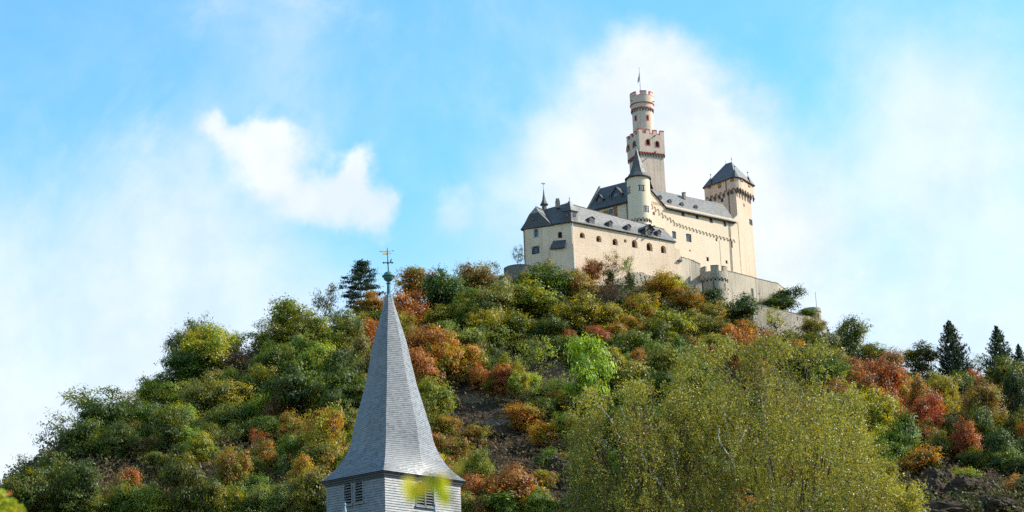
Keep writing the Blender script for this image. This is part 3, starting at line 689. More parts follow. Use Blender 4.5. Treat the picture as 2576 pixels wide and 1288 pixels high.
def cyl_win(C, parent, px, v, w2, h2):
    s, z = C.hit(px, v); q = MB()
    q.box(C, s - w2 - .12, s + w2 + .12, -.03, .1, z + h2 - .1, z + h2 + .06, M_IRON); q.box(C, s - w2 - .12, s + w2 + .12, -.03, .1, z - h2 - .06, z - h2 + .08, M_IRON)
    q.box(C, s - w2, s - w2 + .14, -.03, .07, z - h2, z + h2, M_OX); q.box(C, s + w2 - .14, s + w2, -.03, .07, z - h2, z + h2, M_OX); q.box(C, s - .03, s + .03, -.03, .06, z - h2, z + h2, M_OX); q.box(C, s - w2, s + w2, -.03, .055, z - .03, z + .03, M_OX)
    o = part(q, 'window', parent); q = MB(); q.box(C, s - w2 + .05, s + w2 - .05, -.05, .035, z - h2 + .04, z + h2 - .04, M_GLASS); part(q, 'pane', o)
cyl_win(CT, st, 1614.3, 472.3, .62, .68); cyl_win(CT, st, 1627.5, 525, .58, .72); cyl_win(CT, st, 1581.3, 479, .6, .8)

# ---------------- courtyard house behind
He = VY(1588, 503.5, 456); zH = He.z; Hw = VZ(1488, 528.5, zH)
hs = thing('courtyard_house', 'steep slate-roofed castle house with orange striped shutters left of the stair turret', 'house', loc2((He + Hw) / 2, 116))
W_H = Wall(Hw, He + (He - Hw).normalized() * 2.5); nH = W_H.n
b = MB(); opH = openings(W_H, [(1536.5, 534, 11, 16, .2, 0), (1510.5, 543, 12, 13, .2, 0)])
wall_grid(b, W_H, ZB + 4, zH, opH, M_SAND)
hw = 4.6; H1 = Hw - nH * 2 * hw; H2 = W_H(W_H.L, 0, 0) - nH * 2 * hw
zHr = VY(1517, 473.5, Hw.y + hw * abs(nH.y)).z
b.poly([loc2(H1, ZB), loc2(Hw, ZB), loc2(Hw, zH), loc2((Hw + H1) / 2, zHr - .1), loc2(H1, zH)], M_SAND)
b.quad(loc2(W_H(W_H.L, 0, 0), ZB), loc2(H2, ZB), loc2(H2, zH), loc2(W_H(W_H.L, 0, 0), zH), M_SAND); b.quad(loc2(H2, ZB), loc2(H1, ZB), loc2(H1, zH), loc2(H2, zH), M_SAND)
part(b, 'wall', hs)
for o in opH: window(hs, W_H, *o[:4], -.18, M_OX, M_GLASS, 2, 2, .12)
eHl = Hw + nH * .45 - Vector((0, 0, .3)) - W_H.e * .9; eHr = loc2(W_H(W_H.L, .45, 0), eHl.z)
rl = loc2((Hw + H1) / 2, zHr); rr = rl + W_H.e * W_H.L; b = MB()
b.slab([eHl, eHr, rr, rl], .25, M_SLATED, M_EAVE); b.slab([rl, rr, loc2(H2 - nH * .45, eHl.z), loc2(H1 - nH * .45 - W_H.e * .9, eHl.z)], .25, M_SLATED, M_EAVE)
part(b, 'roof', hs); pipe(hs, [eHl, eHr], .14, M_EAVE, 'gutter')
# raised coping of the left gable
b = MB(); u_ = -W_H.e * .5; up = Vector((0, 0, .45))
b.slab([eHl + up, rl + up * 1.4, rl + up * 1.4 + u_, eHl + up + u_], 0, M_COPE, down=Vector((0, 0, -.7))); part(b, 'gable_coping', hs)
nHr = nrm3(eHl, eHr, rr)
dormer(hs, plane_hit(1509.5, 512, eHl, nHr), W_H.e, 1.7, 1.35, 1.05, 3, M_SLATED, M_SLATED, (1.05, 1.0, 3, 3), M_OX, .3, wz=.3, two=True)
dormer(hs, plane_hit(1552, 501.5, eHl, nHr), W_H.e, 2.6, 1.7, 1.55, 4, M_SLATED, M_SLATED, (1.6, 1.05, 3, 2), M_OX, .3, wz=.6)
dormer(hs, plane_hit(1535.5, 502, eHl, nHr), W_H.e, .8, .7, .5, 2, M_SLATED, M_SLATED, (.4, .5, 1, 1), M_OX, .1, wz=.15)
def shutter(parent, W, px, v, wp, hp, chev=True, d=.03, stripe=4):
    s0, s1, za, zb = wrect(W, px, v, wp, hp, d); q = MB(); q.box(W, s0, s1, d, d + .06, za, zb, M_OX)
    H_ = zb - za; c = (s0 + s1) / 2; st_ = H_ / stripe; sl_ = (s1 - s0) * .45
    for i in range(stripe + 1):
        z0 = za + st_ * (i - .45); 
        segs = ((s0 + .03, c, 0, sl_), (c, s1 - .03, sl_, 0)) if chev else ((s0 + .03, s1 - .03, 0, sl_ * 1.6),)
        for (a, b_, h0, h1) in segs:
            p = [(a, z0 + h0), (b_, z0 + h1), (b_, z0 + h1 + st_ * .5), (a, z0 + h0 + st_ * .5)]
            cl_ = lambda z: min(max(z, za + .02), zb - .02)
            p = [(x, cl_(z)) for x, z in p]
            if max(z for _, z in p) - min(z for _, z in p) > .04: q.poly([W(x, d + .065, z) for x, z in p], M_ORANGE)
    return part(q, 'shutter', parent)
shutter(hs, W_H, 1523.5, 538, 11, 17, True); shutter(hs, W_H, 1548, 532, 8, 24, False)
s, z = W_H.hit(1577, 512); s2, _ = W_H.hit(1579, 545); pipe(hs, [W_H(s, .2, zH - .1), W_H(s2, .2, ZB + 4)], .09, M_PIPE)

# ---------------- chapel tower on the right
T1 = VY(1848.8, 444.5, 473); zTe = T1.z
ev = [VZ(1771.3, 471.5, zTe), VZ(1827.5, 451, zTe), VZ(1836, 447, zTe), T1, VZ(1857, 445.0, zTe), VZ(1864, 447.0, zTe), VZ(1870, 450.5, zTe), VZ(1895.4, 466, zTe)]
cen = (ev[0] + ev[-1]) / 2 + Vector((0, 1.5, 0))
tw = thing('corner_tower', 'tall tan corner tower with hipped slate roof and striped shutters right of the palace', 'castle tower', loc2(cen, 112))
bA = ev[0] + (ev[-1] - ev[1]) * .75; bE = ev[-1] + (ev[0] - ev[1]) * .5 + Vector((-.5, .5, 0))
ring = ev + [bE, bA] if bE.x > bA.x else ev + [bA]
ring = ev + [ev[-1] + Vector((-2.2, 3.2, 0)), ev[0] + Vector((1.8, 3.0, 0))]
Wt0 = Wall(ev[0], ev[1]); zfa = Wt0.hit(1800, 483)[1]
zF2 = Wall(ev[3], ev[4]).hit(1852, 471)[1]
b = MB(); n_ = len(ring)
for i in range(n_):
    j = (i + 1) % n_; Wq = Wall(ring[i], ring[j])
    b.quad(loc2(ring[i], zF2), loc2(ring[j], zF2), loc2(ring[j], zTe), loc2(ring[i], zTe), M_HEAD)
# corbelled arch rows
def row(i, nb, dep=.42, ex=0):
    Wq = Wall(ring[i], ring[(i + 1) % n_]); arch_row(b, Wq, 0, Wq.L, zF2 + .02, zF2 - Wq.L / nb * .42, nb, -dep, 0, M_HEAD, M_CORB, drop=min(.9, Wq.L / nb * .7), ratio=.8)
row(0, 5); row(1, 1); row(2, 1); row(3, 1); row(4, 1); row(5, 1); row(6, 4)
# body
cB = Wall(ev[1], ev[3])
low = [ev[0] + Vector((.5, .3, 0)), VY(1831, 480, ev[1].y + .35), VY(1852, 496, ev[3].y + .42), VY(1889.5, 515, ev[-1].y + .1)]
low = [loc2(p, 0) for p in low] + [ring[-2] + Vector((-.4, -.4, 0)), ring[-1] + Vector((.4, -.4, 0))]
zlo = [0] * 6
cxl = sum((loc2(p, 0) for p in low), Vector()) / 6
lowb = [p + (loc2(p, 0) - cxl).normalized() * .25 for p in low]
for i in range(6):
    j = (i + 1) % 6; b.quad(loc2(lowb[i], ZB), loc2(lowb[j], ZB), loc2(low[j], zF2 + .05), loc2(low[i], zF2 + .05), M_HEAD)
part(b, 'tower_wall', tw)
W_LB = Wall(low[2], low[3])
for px, v, wp, hp in ((1871.5, 516, 2.5, 8), (1886, 507, 3, 11)):
    b = MB(); s0, s1, za, zb = wrect(W_LB, px, v, wp, hp); b.box(W_LB, s0, s1, -.1, .03, za, zb, M_OX); part(b, 'loophole', tw)
Wl2 = Wall(low[1], low[2]); s0, s1, za, zb = wrect(Wl2, 1842, 502, 3, 8)
Wl3 = Wall(low[0], low[1]); q = MB(); s0, s1, za, zb = wrect(Wl3, 1816.5, 503.5, 5, 10); q.box(Wl3, s0, s1, -.1, .04, za, zb, M_DARK); part(q, 'loophole', tw)
s0, s1, za, zb = wrect(W_LB, 1888.5, 559, 6, 15); window(tw, W_LB, s0, s1, za, zb, .02, M_IRON, M_DARK, 2, 2, .15)
for px, v, i, wp, hp in ((1784.2, 470.5, 0, 7, 8), (1810, 466.8, 0, 7, 12), (1841.5, 452, 2, 7.5, 9.5), (1866.5, 453, 5, 4.5, 9), (1884.3, 464, 6, 4, 14)):
    shutter(tw, Wall(ring[i], ring[i + 1]), px, v, wp, hp, True, .03, 3)
o_ = lambda p, k=.45: loc2(p + (loc2(p, 0) - loc2(cen, 0)).normalized() * k, zTe - .1)
E_ = [o_(p) for p in ring]
r1 = VY(1825.5, 412.5, cen.y + .6); r2 = VY(1840.4, 407, cen.y - .6); r2.z = r1.z = (r1.z + r2.z) / 2
b = MB()
b.slab([E_[0], E_[1], E_[3], r2, r1], .2, M_SLATED, M_EAVE); b.slab([E_[3], E_[6], E_[7], r2], .2, M_SLATE, M_EAVE)  # left slope dark, right slope light: shading put in by slate colour
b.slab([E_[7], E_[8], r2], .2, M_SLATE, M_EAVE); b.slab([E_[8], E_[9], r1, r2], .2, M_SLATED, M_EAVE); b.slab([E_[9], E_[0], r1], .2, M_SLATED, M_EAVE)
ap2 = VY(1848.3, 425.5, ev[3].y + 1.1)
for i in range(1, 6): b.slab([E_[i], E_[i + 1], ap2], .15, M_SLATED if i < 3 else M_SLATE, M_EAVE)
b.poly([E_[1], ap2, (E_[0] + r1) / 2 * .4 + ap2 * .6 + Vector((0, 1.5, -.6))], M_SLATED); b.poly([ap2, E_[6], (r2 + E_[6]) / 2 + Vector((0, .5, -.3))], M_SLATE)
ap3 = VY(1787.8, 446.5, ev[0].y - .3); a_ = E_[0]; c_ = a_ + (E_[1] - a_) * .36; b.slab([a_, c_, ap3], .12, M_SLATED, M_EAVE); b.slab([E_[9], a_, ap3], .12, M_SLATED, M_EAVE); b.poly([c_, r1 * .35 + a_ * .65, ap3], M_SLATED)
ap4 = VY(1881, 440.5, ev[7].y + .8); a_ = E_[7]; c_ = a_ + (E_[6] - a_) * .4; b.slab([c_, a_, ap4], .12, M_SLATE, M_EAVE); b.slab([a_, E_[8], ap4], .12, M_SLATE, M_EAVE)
part(b, 'roof', tw)
for p, h, bl in ((ap2, .85, .22), (ap3, .85, .22), (ap4, .85, .22), (r2, 1.6, .18), (r1, .9, .08)): finial(tw, p, h, bl, zb=.85 if h < 1 else .5)
s, z = Wt0.hit(1826, 455); pipe(tw, [Wt0(s, .12, zTe - .1), Wt0(s, .12, zF2), Wall(low[1], low[2])(.2, .12, zF2 - 1), Wall(low[1], low[2])(.2, .12, ZB)], .09, M_PIPE)
b = MB()
# ---------------- bastions and curtain walls
bc = VY(1308, 690, 420.5); Rb = 40 / PXM(bc)
ba = thing('round_bastion', 'low grey rubble round bastion below the far left castle gable', 'bastion', loc2(bc, 105))
zt_ = VY(1308, 666.5, bc.y - Rb).z; b = MB(); b.lathe(bc, [(Rb + .35, ZB - 3), (Rb, zt_), (Rb + .06, zt_ + .02), (Rb + .06, zt_ + .22), (Rb - .7, zt_ + .22), (Rb - .7, zt_ - .6), (.01, zt_ - .6)], M_RUBD, 40); part(b, 'wall', ba)
Cb = Cyl(bc, Rb); q = MB(); s, z = Cb.hit(1326, 697 - 3); q.box(Cb, s - .1, s + .1, -.2, .06, z - .9, z + .6, M_DARK); part(q, 'loophole', ba)

tcn = VY(1796, 700, 442.5); Rq = 36 / PXM(tcn)
tq = thing('battlemented_turret', 'squat round stone turret with wide merlons in the curtain wall below the palace', 'castle turret', loc2(tcn, 105))
yq = tcn.y - Rq; zt_ = VY(1795, 666.5, yq).z; zg = zt_ - 1.35; zf_ = VY(1795, 696.5, yq).z; Cq = Cyl(tcn, Rq); Ci = Cyl(tcn, Rq - .22)
b = MB(); b.lathe(tcn, [(Rq + .12, ZB - 3), (Rq - .22, zf_)], M_RUB, 44); b.lathe(tcn, [(Rq, zf_), (Rq, zg), (Rq - .5, zg), (Rq - .5, zg - 1.0), (.01, zg - 1.0)], M_RUB, 44)
arch_row(b, Ci, 0, 2 * math.pi * (Rq - .22), zf_ + .02, zf_ - .42, 20, 0, .22, M_RUB, M_DARK, drop=.35, ratio=.8, seg=6); part(b, 'tower_wall', tq)
for a0, a1 in ((-17, 16), (38, 68), (100, 140), (170, 205), (235, 262), (289, 321)):
    a0, a1 = [math.radians(x) * Rq for x in (a0, a1)]; b = MB(); b.box(Cq, a0, a1, -.5, -.003, zg - .01, zt_ - .22, M_RUB, 5); b.box(Cq, a0 - .03, a1 + .03, -.54, .05, zt_ - .22, zt_, M_COPE, 5); part(b, 'merlon', tq)
for px, v in ((1796, 715.5), (1824.5, 721), (1767.5, 719)):
    b = MB(); s, z = Cq.hit(px, v); b.box(Ci, s - .09, s + .09, -.1, .1, z - .85, z + .85, M_DARK); part(b, 'loophole', tq)

def curtain(name, label, pts, zlow, mt_, th=1.2, cat='castle wall', cop=True, slits=()):
    """pts = [(px,v,y) or world Vector] along the wall's top"""
    P = [p if isinstance(p, Vector) else VY(*p) for p in pts]
    t = thing(name, label, cat, loc2((P[0] + P[-1]) / 2, zlow)); b = MB(); c = MB()
    for a, d in zip(P, P[1:]):
        Wq = Wall(a, d); nn = Wq.n; K_ = 8
        jz = [0] + [RNG.uniform(-.1, .1) for _ in range(K_ - 1)] + [0]
        for k in range(K_):
            q0 = a.lerp(d, k / K_); q1 = a.lerp(d, (k + 1) / K_); q0.z += jz[k]; q1.z += jz[k + 1]
            b.quad(loc2(q0, zlow), loc2(q1, zlow), q1, q0, mt_); b.quad(loc2(q0 - nn * th, zlow), q0 - nn * th, q1 - nn * th, loc2(q1 - nn * th, zlow), mt_)
            b.quad(q0, q1, q1 - nn * th, q0 - nn * th, mt_)
            if cop: c.slab([q0 + nn * .07 + Vector((0, 0, .12)), q1 + nn * .07 + Vector((0, 0, .12)), q1 - nn * (th + .07) + Vector((0, 0, .12)), q0 - nn * (th + .07) + Vector((0, 0, .12))], .14, M_COPE)
        if a is P[0]: b.quad(loc2(a - nn * th, zlow), loc2(a, zlow), a, a - nn * th, mt_)
        if d is P[-1]: b.quad(loc2(d, zlow), loc2(d - nn * th, zlow), d - nn * th, d, mt_)
    part(b, 'wall', t)
    if cop: part(c, 'coping', t)
    for i, px, v, wp, hp in slits:
        Wq = Wall(P[i], P[i + 1]); s0, s1, za, zb = wrect(Wq, px, v, wp, hp); q = MB(); q.box(Wq, s0, s1, -.3, .05, za, zb, M_DARK); part(q, 'loophole', t)
    return t, P
t, _ = curtain('curtain_wall', 'sloping curtain wall between the lower wing and the battlemented turret', [loc2(E2), VY(1737, 653, 441.5), VY(1762, 664.5, 443)], ZB - 2, M_WALLP)
b = MB(); s, z = W_CD.hit(1712, 657); b.box(W_CD, s - 1.0, s + .2, .0, .5, z - .12, z + .12, M_CORB); b.box(W_CD, s + .0, s + .12, .1, .25, z, z + .9, M_CORB); part(b, 'water_spout', t)
zU = VY(1832, 681, 442).z
curtain('curtain_wall', 'high straight curtain wall with dark vertical stains right of the battlemented turret', [VY(1829, 681, 442), VZ(1898, 699, zU), VZ(1956, 713, zU - .15), VZ(1974, 727, zU - .6)], ZB - 4, M_WALLP, slits=[(0, 1893.5, 744, 2.2, 38)])
curtain('outer_wall', 'rough outer rampart sloping down to the small round bastion at the right', [VY(1893, 763, 440), VY(1960, 779.5, 444), VY(2030, 796, 450), VY(2068, 806, 456), VY(2083, 826, 459)], ZB - 12, M_RUB, 1.4, slits=[(0, 1916.5, 771, 1.5, 8), (1, 2006, 801, 1.2, 9)])
curtain('crenel_wall', 'low broken battlemented wall stump left of the round curtain turret', [VY(1727, 712, 436), VY(1735, 709, 436.2), VY(1744, 712, 436.4)], ZB - 3, M_RUB, .8, cop=True)
curtain('crenel_wall', 'grey wall merlon tight against the left foot of the round curtain turret', [VY(1750, 712.5, 436.6), VY(1765, 712.5, 437.2)], ZB - 3, M_RUB, .8, cop=True)
curtain('crenel_wall', 'lower length of grey wall linking the two broken merlons', [VY(1741, 727, 436.9), VY(1754, 729, 437.1)], ZB - 3, M_RUB, .6, cop=False)
fc = VY(2043, 800, 463); Rf = 23 / PXM(fc)
fb_ = thing('round_bastion', 'small round stone bastion at the far right end of the rampart', 'bastion', loc2(fc, 100))
zt_ = VY(2043, 772.5, fc.y - Rf).z; b = MB(); b.lathe(fc, [(Rf + .1, ZB - 12), (Rf - .05, zt_ - .9), (Rf + .12, zt_ - .85), (Rf + .1, zt_), (Rf - .3, zt_ + .05), (.01, zt_ + .05)], M_RUB, 32); part(b, 'wall', fb_)
s, z = Cyl(fc, Rf).hit(2060, 795); q = MB(); q.box(Cyl(fc, Rf), s - .08, s + .08, -.1, .06, z - .8, z + .6, M_DARK); part(q, 'loophole', fb_)
def pole(px, v0, v1, y, label, r=.06):
    a = VY(px, v1, y); zt = VY(px - .05 * (v1 - v0), v0, y).z
    o = thing('signal_mast', label, 'pole', a); b = MB(); b.tube([a - Vector((0, 0, 2)), loc2(a, zt)], [r, r * .7], M_IRON, 6); part(b, 'pole', o, True)
    b = MB(); b.lathe(a, [(.01, zt - .02), (.09, zt + .03), (.01, zt + .12)], M_IRON, 6); part(b, 'pole_knob', o, True)
pole(2054, 736, 771, 463, 'bare pole standing on the small far right bastion', .07)
pole(1814, 606, 668, 446, 'thin bare mast in front of the palace wall above the round turret', .06)
# ================================================================== church steeple
M_CSL = slate('steeple_slate', (.14, .142, .15), (.25, .255, .265), .5, .5, 2.6, (.19, .185, .175))
M_CSB = flat('slate_lip', (.07, .07, .075), .6)
M_CEAVE = flat('grey_cornice', (.075, .08, .09), .6)
Fc = VY(967, 1186, 125); zEv = Fc.z
Lc1 = VZ(821.5, 1213, zEv); Rc1 = VZ(1157.5, 1211.5, zEv)
er_ = (Rc1 - Fc); s1_ = er_.length; er_.normalize(); el_ = Vector((-er_.y, er_.x, 0)); s2_ = (Lc1 - Fc).dot(el_); sT = (s1_ + s2_) / 2
print('STEEPLE side', s1_, s2_, 'err', [PX(Fc + el_ * s2_), PX(Rc1)])
el_ = (Lc1 - Fc).normalized(); s2_ = (Lc1 - Fc).length
ctr = Fc + er_ * s1_ / 2 + el_ * s2_ / 2
GND = -2.0
ch = thing('church_steeple', 'grey slate-clad church steeple with a tall bell-cast octagonal spire', 'church steeple', loc2(ctr, GND))
cor = [Fc, Fc + er_ * s1_, Fc + er_ * s1_ + el_ * s2_, Fc + el_ * s2_]
def courses(mb, pa, pb, mat_, h=.16, lip=.03, nrm=None, skip=None):
    """slate courses between two polylines pa (left edge) and pb (right edge), bottom to top"""
    def at(pl, t):
        i = min(int(t), len(pl) - 2); return pl[i].lerp(pl[i + 1], t - i)
    n0 = len(pa) - 1; ts = [0.0]
    for i in range(n0):
        L = ((pa[i + 1] - pa[i]).length + (pb[i + 1] - pb[i]).length) / 2; k = max(1, round(L / h)); ts += [i + (j + 1) / k for j in range(k)]
    for t0, t1 in zip(ts, ts[1:]):
        a, b, c, d = at(pa, t0), at(pb, t0), at(pb, t1), at(pa, t1)
        nn = (b - a).cross(d - a) if (b - a).length > 1e-3 else Vector((0, -1, 0)); nn.normalize()
        if skip and skip(a, b, c, d, nn, mb): continue
        mb.quad(a + nn * lip, b + nn * lip, c, d, mat_); mb.quad(a, b, b + nn * lip, a + nn * lip, M_CSB)
# belfry walls, louvred twin windows on each seen face
wins_ch = {0: [(525, 1195, 575, 1200)], 3: []}
def px4(x, y): return (772.8 + x * .5333, 601 + y * .5333)
faces = [(cor[0], cor[1]), (cor[1], cor[2]), (cor[2], cor[3]), (cor[3], cor[0])]
bw = MB(); louv = []
for fi, (a, c) in enumerate(faces):
    Wq = Wall(a, c); opn = []
    if fi in (0, 3):
        cs = ((1057.5, 1243, 20), (1079.5, 1246, 20)) if fi == 0 else ((876, 1240.5, 19.5), (904, 1234.5, 20))
        for px, v, wp in cs:
            s, z = Wq.hit(px, v); hw_ = wp / PXM(Wq(s, 0, z)) / 2 / abs(Wq.e.x) * 1.0; opn.append((s - hw_, s + hw_, z - .78, z + .78))
    h = .165; z = zEv - .35
    zlo_ = 4.0; k = 0
    while z > zlo_:
        zb0 = z - h; segs = [(0.0, Wq.L)]
        for o in opn:
            r = (o[1] - o[0]) / 2; zsp = o[3] - r * 1.25
            zm = z - h / 2
            if zm < o[2] or zm > o[3]: continue
            hw_ = r if zm < zsp else r * math.sqrt(max(0, 1 - ((zm - zsp) / (r * 1.25)) ** 2)); c_ = (o[0] + o[1]) / 2
            segs = [s for q in segs for s in (((q[0], min(q[1], c_ - hw_)), (max(q[0], c_ + hw_), q[1])) if q[0] < c_ + hw_ and q[1] > c_ - hw_ else (q,))]
        for s0, s1 in segs:
            if s1 - s0 < .01: continue
            bw.quad(Wq(s0, .035, zb0), Wq(s1, .035, zb0), Wq(s1, .0, z), Wq(s0, .0, z), M_CSL)
            bw.quad(Wq(s0, -.01, zb0), Wq(s1, -.01, zb0), Wq(s1, .035, zb0), Wq(s0, .035, zb0), M_CSB)
        z = zb0
    bw.quad(Wq(0, 0, zEv - .36), Wq(Wq.L, 0, zEv - .36), Wq(Wq.L, 0, zEv), Wq(0, 0, zEv), M_CSL)
    bw.quad(Wq(0, 0, GND), Wq(Wq.L, 0, GND), Wq(Wq.L, 0, zlo_ + .1), Wq(0, 0, zlo_ + .1), M_RUB)
    for o in opn: louv.append((Wq, o))
part(bw, 'belfry_wall', ch)
for Wq, o in louv:
    q = MB(); s0, s1, za, zb = o; r = (s1 - s0) / 2; c_ = (s0 + s1) / 2; rise = r * 1.25; zs = zb - rise
    arc = [(c_ - r * math.cos(math.pi * i / 10), zs + rise * math.sin(math.pi * i / 10)) for i in range(11)]
    inn = [(s0, za)] + arc + [(s1, za)]; t_ = .075
    out = [(s0 - t_, za)] + [(c_ - (r + t_) * math.cos(math.pi * i / 10), zs + (rise + t_) * math.sin(math.pi * i / 10)) for i in range(11)] + [(s1 + t_, za)]
    for i in range(len(inn) - 1):
        q.quad(Wq(*(inn[i][0], .07, inn[i][1])), Wq(inn[i + 1][0], .07, inn[i + 1][1]), Wq(out[i + 1][0], .05, out[i + 1][1]), Wq(out[i][0], .05, out[i][1]), M_CSL)
        q.quad(Wq(inn[i][0], -.3, inn[i][1]), Wq(inn[i + 1][0], -.3, inn[i + 1][1]), Wq(inn[i + 1][0], .07, inn[i + 1][1]), Wq(inn[i][0], .07, inn[i][1]), M_CSL)
        q.quad(Wq(out[i][0], .05, out[i][1]), Wq(out[i + 1][0], .05, out[i + 1][1]), Wq(out[i + 1][0], 0, out[i + 1][1]), Wq(out[i][0], 0, out[i][1]), M_CSL)
    q.box(Wq, s0 - .12, s1 + .12, -.3, .13, za - .1, za, M_CSL)
    wo = part(q, 'belfry_window', ch)
    q = MB()
    nl = 8
    for i in range(nl):
        z = za + .06 + (zb - za - .12) * i / nl; hw_ = r if z < zs else r * math.sqrt(max(.02, 1 - ((z - zs) / rise) ** 2))
        p = [Wq(c_ - hw_, .04, z), Wq(c_ + hw_, .04, z), Wq(c_ + hw_, -.16, z + .13), Wq(c_ - hw_, -.16, z + .13)]
        q.slab(p, .025, M_CSL, M_CSL)
    part(q, 'louvre', wo)
    q = MB(); q.poly([Wq(a, -.28, b) for a, b in inn], M_DARK); part(q, 'pane', wo)
# cornice
b = MB(); cc_ = loc2(ctr, 0)
def ringp(k, z): return [loc2(p + (loc2(p, 0) - cc_).normalized() * k, z) for p in cor]
prof = [(.06, zEv - .36), (.1, zEv - .3), (.1, zEv - .24), (.2, zEv - .2), (.2, zEv - .12), (.32, zEv - .06), (.34, zEv)]
for (k0, z0), (k1, z1) in zip(prof, prof[1:]):
    A_, B_ = ringp(k0, z0), ringp(k1, z1)
    for i in range(4): j = (i + 1) % 4; b.quad(A_[i], A_[j], B_[j], B_[i], M_CEAVE)
b.poly(ringp(.05, zEv - .36), M_CEAVE)
part(b, 'cornice', ch)
# spire: octagon with vertices over the corners and the face middles; bell-cast skirt grows to the square eaves
tipz = VY(975, 742, ctr.y).z; tip_px = VY(978, 742, ctr.y); tipc = Vector((tip_px.x, ctr.y, 0))
print('tip offset', tipc - cc_, 'zEv', zEv, 'tip', tipz)
tilt = lambda z: cc_.lerp(tipc, max(0, (z - zEv) / (tipz - zEv)))
zl = lambda v: VY(975, v, ctr.y).z
def radii(v): # half silhouette width at picture row, from the photograph's outline
    T = [(742, 6.5), (761, 11.5), (860, 39), (969, 61), (1044, 82), (1081, 92), (1110, 97), (1134, 103), (1150, 112), (1165, 123), (1180, 140)]
    for (a, ra), (c, rc) in zip(T, T[1:]):
        if a <= v <= c: return ra + (rc - ra) * (v - a) / (c - a)
    return T[-1][1]
eave = ringp(.42, zEv + .02)
hd_ = (eave[1] - eave[3]).length / 2
lev = [1110, 1081, 1040, 969, 860, 761, 742]
adir = [(loc2(cor[i], 0) - cc_).normalized() for i in range(4)]
fdir = [(adir[i] + adir[(i + 1) % 4]).normalized() for i in range(4)]
vd = []
for i in range(4): vd += [adir[i], fdir[i]]
def oct_ring(v, zz=None, rr=None):
    z = zz if zz is not None else zl(v); c = tilt(z); R = rr if rr is not None else radii(v) / PXM(Vector((ctr.x, ctr.y, z))) / .98
    return [Vector((c.x + d.x * R * (1.04 if i % 2 == 0 else .92), c.y + d.y * R * (1.04 if i % 2 == 0 else .92), z)) for i, d in enumerate(vd)]
mids = [(eave[i] + eave[(i + 1) % 4]) / 2 for i in range(4)]
R8 = [oct_ring(v) for v in lev]
sk = []
# skirt rings between the eave square and the first octagon ring, concave profile
sq = []
for i in range(4): sq += [eave[i], mids[i]]
zs_ = zEv + .02; z8 = R8[0][0].z
for t, hgt in ((.0, .0), (.18, .09), (.36, .2), (.54, .34), (.7, .5), (.84, .69), (.94, .86), (1.0, 1.0)):
    zz_ = zs_ + (z8 - zs_) * hgt
    ring_ = []
    for k in range(8):
        q_ = sq[k].lerp(R8[0][k], t if k % 2 == 0 else min(1, t * 1.0)); q_.z = zz_; ring_.append(q_)
    sk.append(ring_)
rings = sk + R8[1:]
b = MB()
for k in range(8):
    k2 = (k + 1) % 8
    courses(b, [r[k] for r in rings], [r[k2] for r in rings], M_CSL, .14, .017)
part(b, 'spire_roof', ch)
b = MB()
for k in range(8):
    b.tube([rings[-2][k], rings[-1][k]], .03, M_LEAD, 5)
tp = tilt(tipz); tp.z = tipz
b.lathe(tp, [(.2, tipz - .55), (.14, tipz), (.12, tipz + .05)], M_CSL, 8)
part(b, 'spire_cap', ch)
def zy(v): return VY(975, v, ctr.y).z
z_a, z_b, z_c = zy(742), zy(712), zy(706)
b = MB(); zb1, zb0 = zy(683), zy(709); zm = (zb1 + zb0) / 2; Rb_ = (zb1 - zb0) / 2
b.lathe(tp, [(.15, z_a - .05), (.135, z_a + .05), (.11, z_b - .1), (.16, z_b - .05), (.16, z_b), (.09, z_b + .03), (.09, zb0)], M_PATINA, 14)
b.lathe(tp, [(.02, zb0)] + [(Rb_ * math.sin(math.pi * i / 12), zm - Rb_ * math.cos(math.pi * i / 12)) for i in range(1, 12)] + [(.02, zb1)], M_PATINA, 20)
b.lathe(tp, [(Rb_ * .95, zm - .03), (Rb_ * 1.2, zm + .0), (Rb_ * 1.2, zm + .06), (Rb_ * .93, zm + .1)], M_PATINA, 20)
part(b, 'copper_ball', ch, True)
zr_ = zy(623); b = MB(); b.tube([Vector((tp.x, tp.y, zb1 - .05)), Vector((tp.x - .05, tp.y, zr_))], [.045, .02], M_IRON, 8); part(b, 'rod', ch, True)
zc1 = zy(661); Lx = Loc(Vector((tp.x - .02, tp.y, zc1)), Vector((.97, .1, 0))); b = MB(); b.box(Lx, -.3, .3, -.025, .025, -.028, .028, M_PATINA)
for k in (-1, 1):
    b.poly([Lx(k * .3, -.01, -.08), Lx(k * .3, -.01, .08), Lx(k * .38, -.01, 0)], M_PATINA); b.box(Lx, k * .27 - .02, k * .27 + .02, -.02, .02, -.07, .07, M_PATINA)
b.lathe(Lx(0, 0, 0), [(.03, zc1 - .12), (.1, zc1), (.03, zc1 + .12)], M_PATINA, 10); part(b, 'cross_arm', ch)
zv = zy(635.5); Lv = Loc(Vector((tp.x - .03, tp.y, zv)), Vector((.95, .3, 0))); b = MB(); sl = .13
vz = lambda a: a * sl
def bar(a0, a1, c0, c1, t=.012, m_=M_GOLD): b.slab([Lv(a0, t, c0 + vz(a0)), Lv(a1, t, c0 + vz(a1)), Lv(a1, t, c1 + vz(a1)), Lv(a0, t, c1 + vz(a0))], 0, m_, down=-Lv.n * 2 * t)
bar(-.42, .02, .07, .15); bar(-.33, .02, -.15, -.06); bar(-.08, .05, -.14, .14)
b.slab([Lv(-.4, .012, .05), Lv(-.36, .012, .06), Lv(-.28, .012, -.15), Lv(-.33, .012, -.16)], 0, M_GOLD, down=-Lv.n * .024)
for a in (-.25, -.20, -.16, -.12): bar(a - .012, a + .006, -.09, .06)
bar(-.56, -.4, .1, .135, m_=M_IRON); bar(.06, .36, .085, .115); bar(.34, .42, .07, .13, m_=M_IRON)
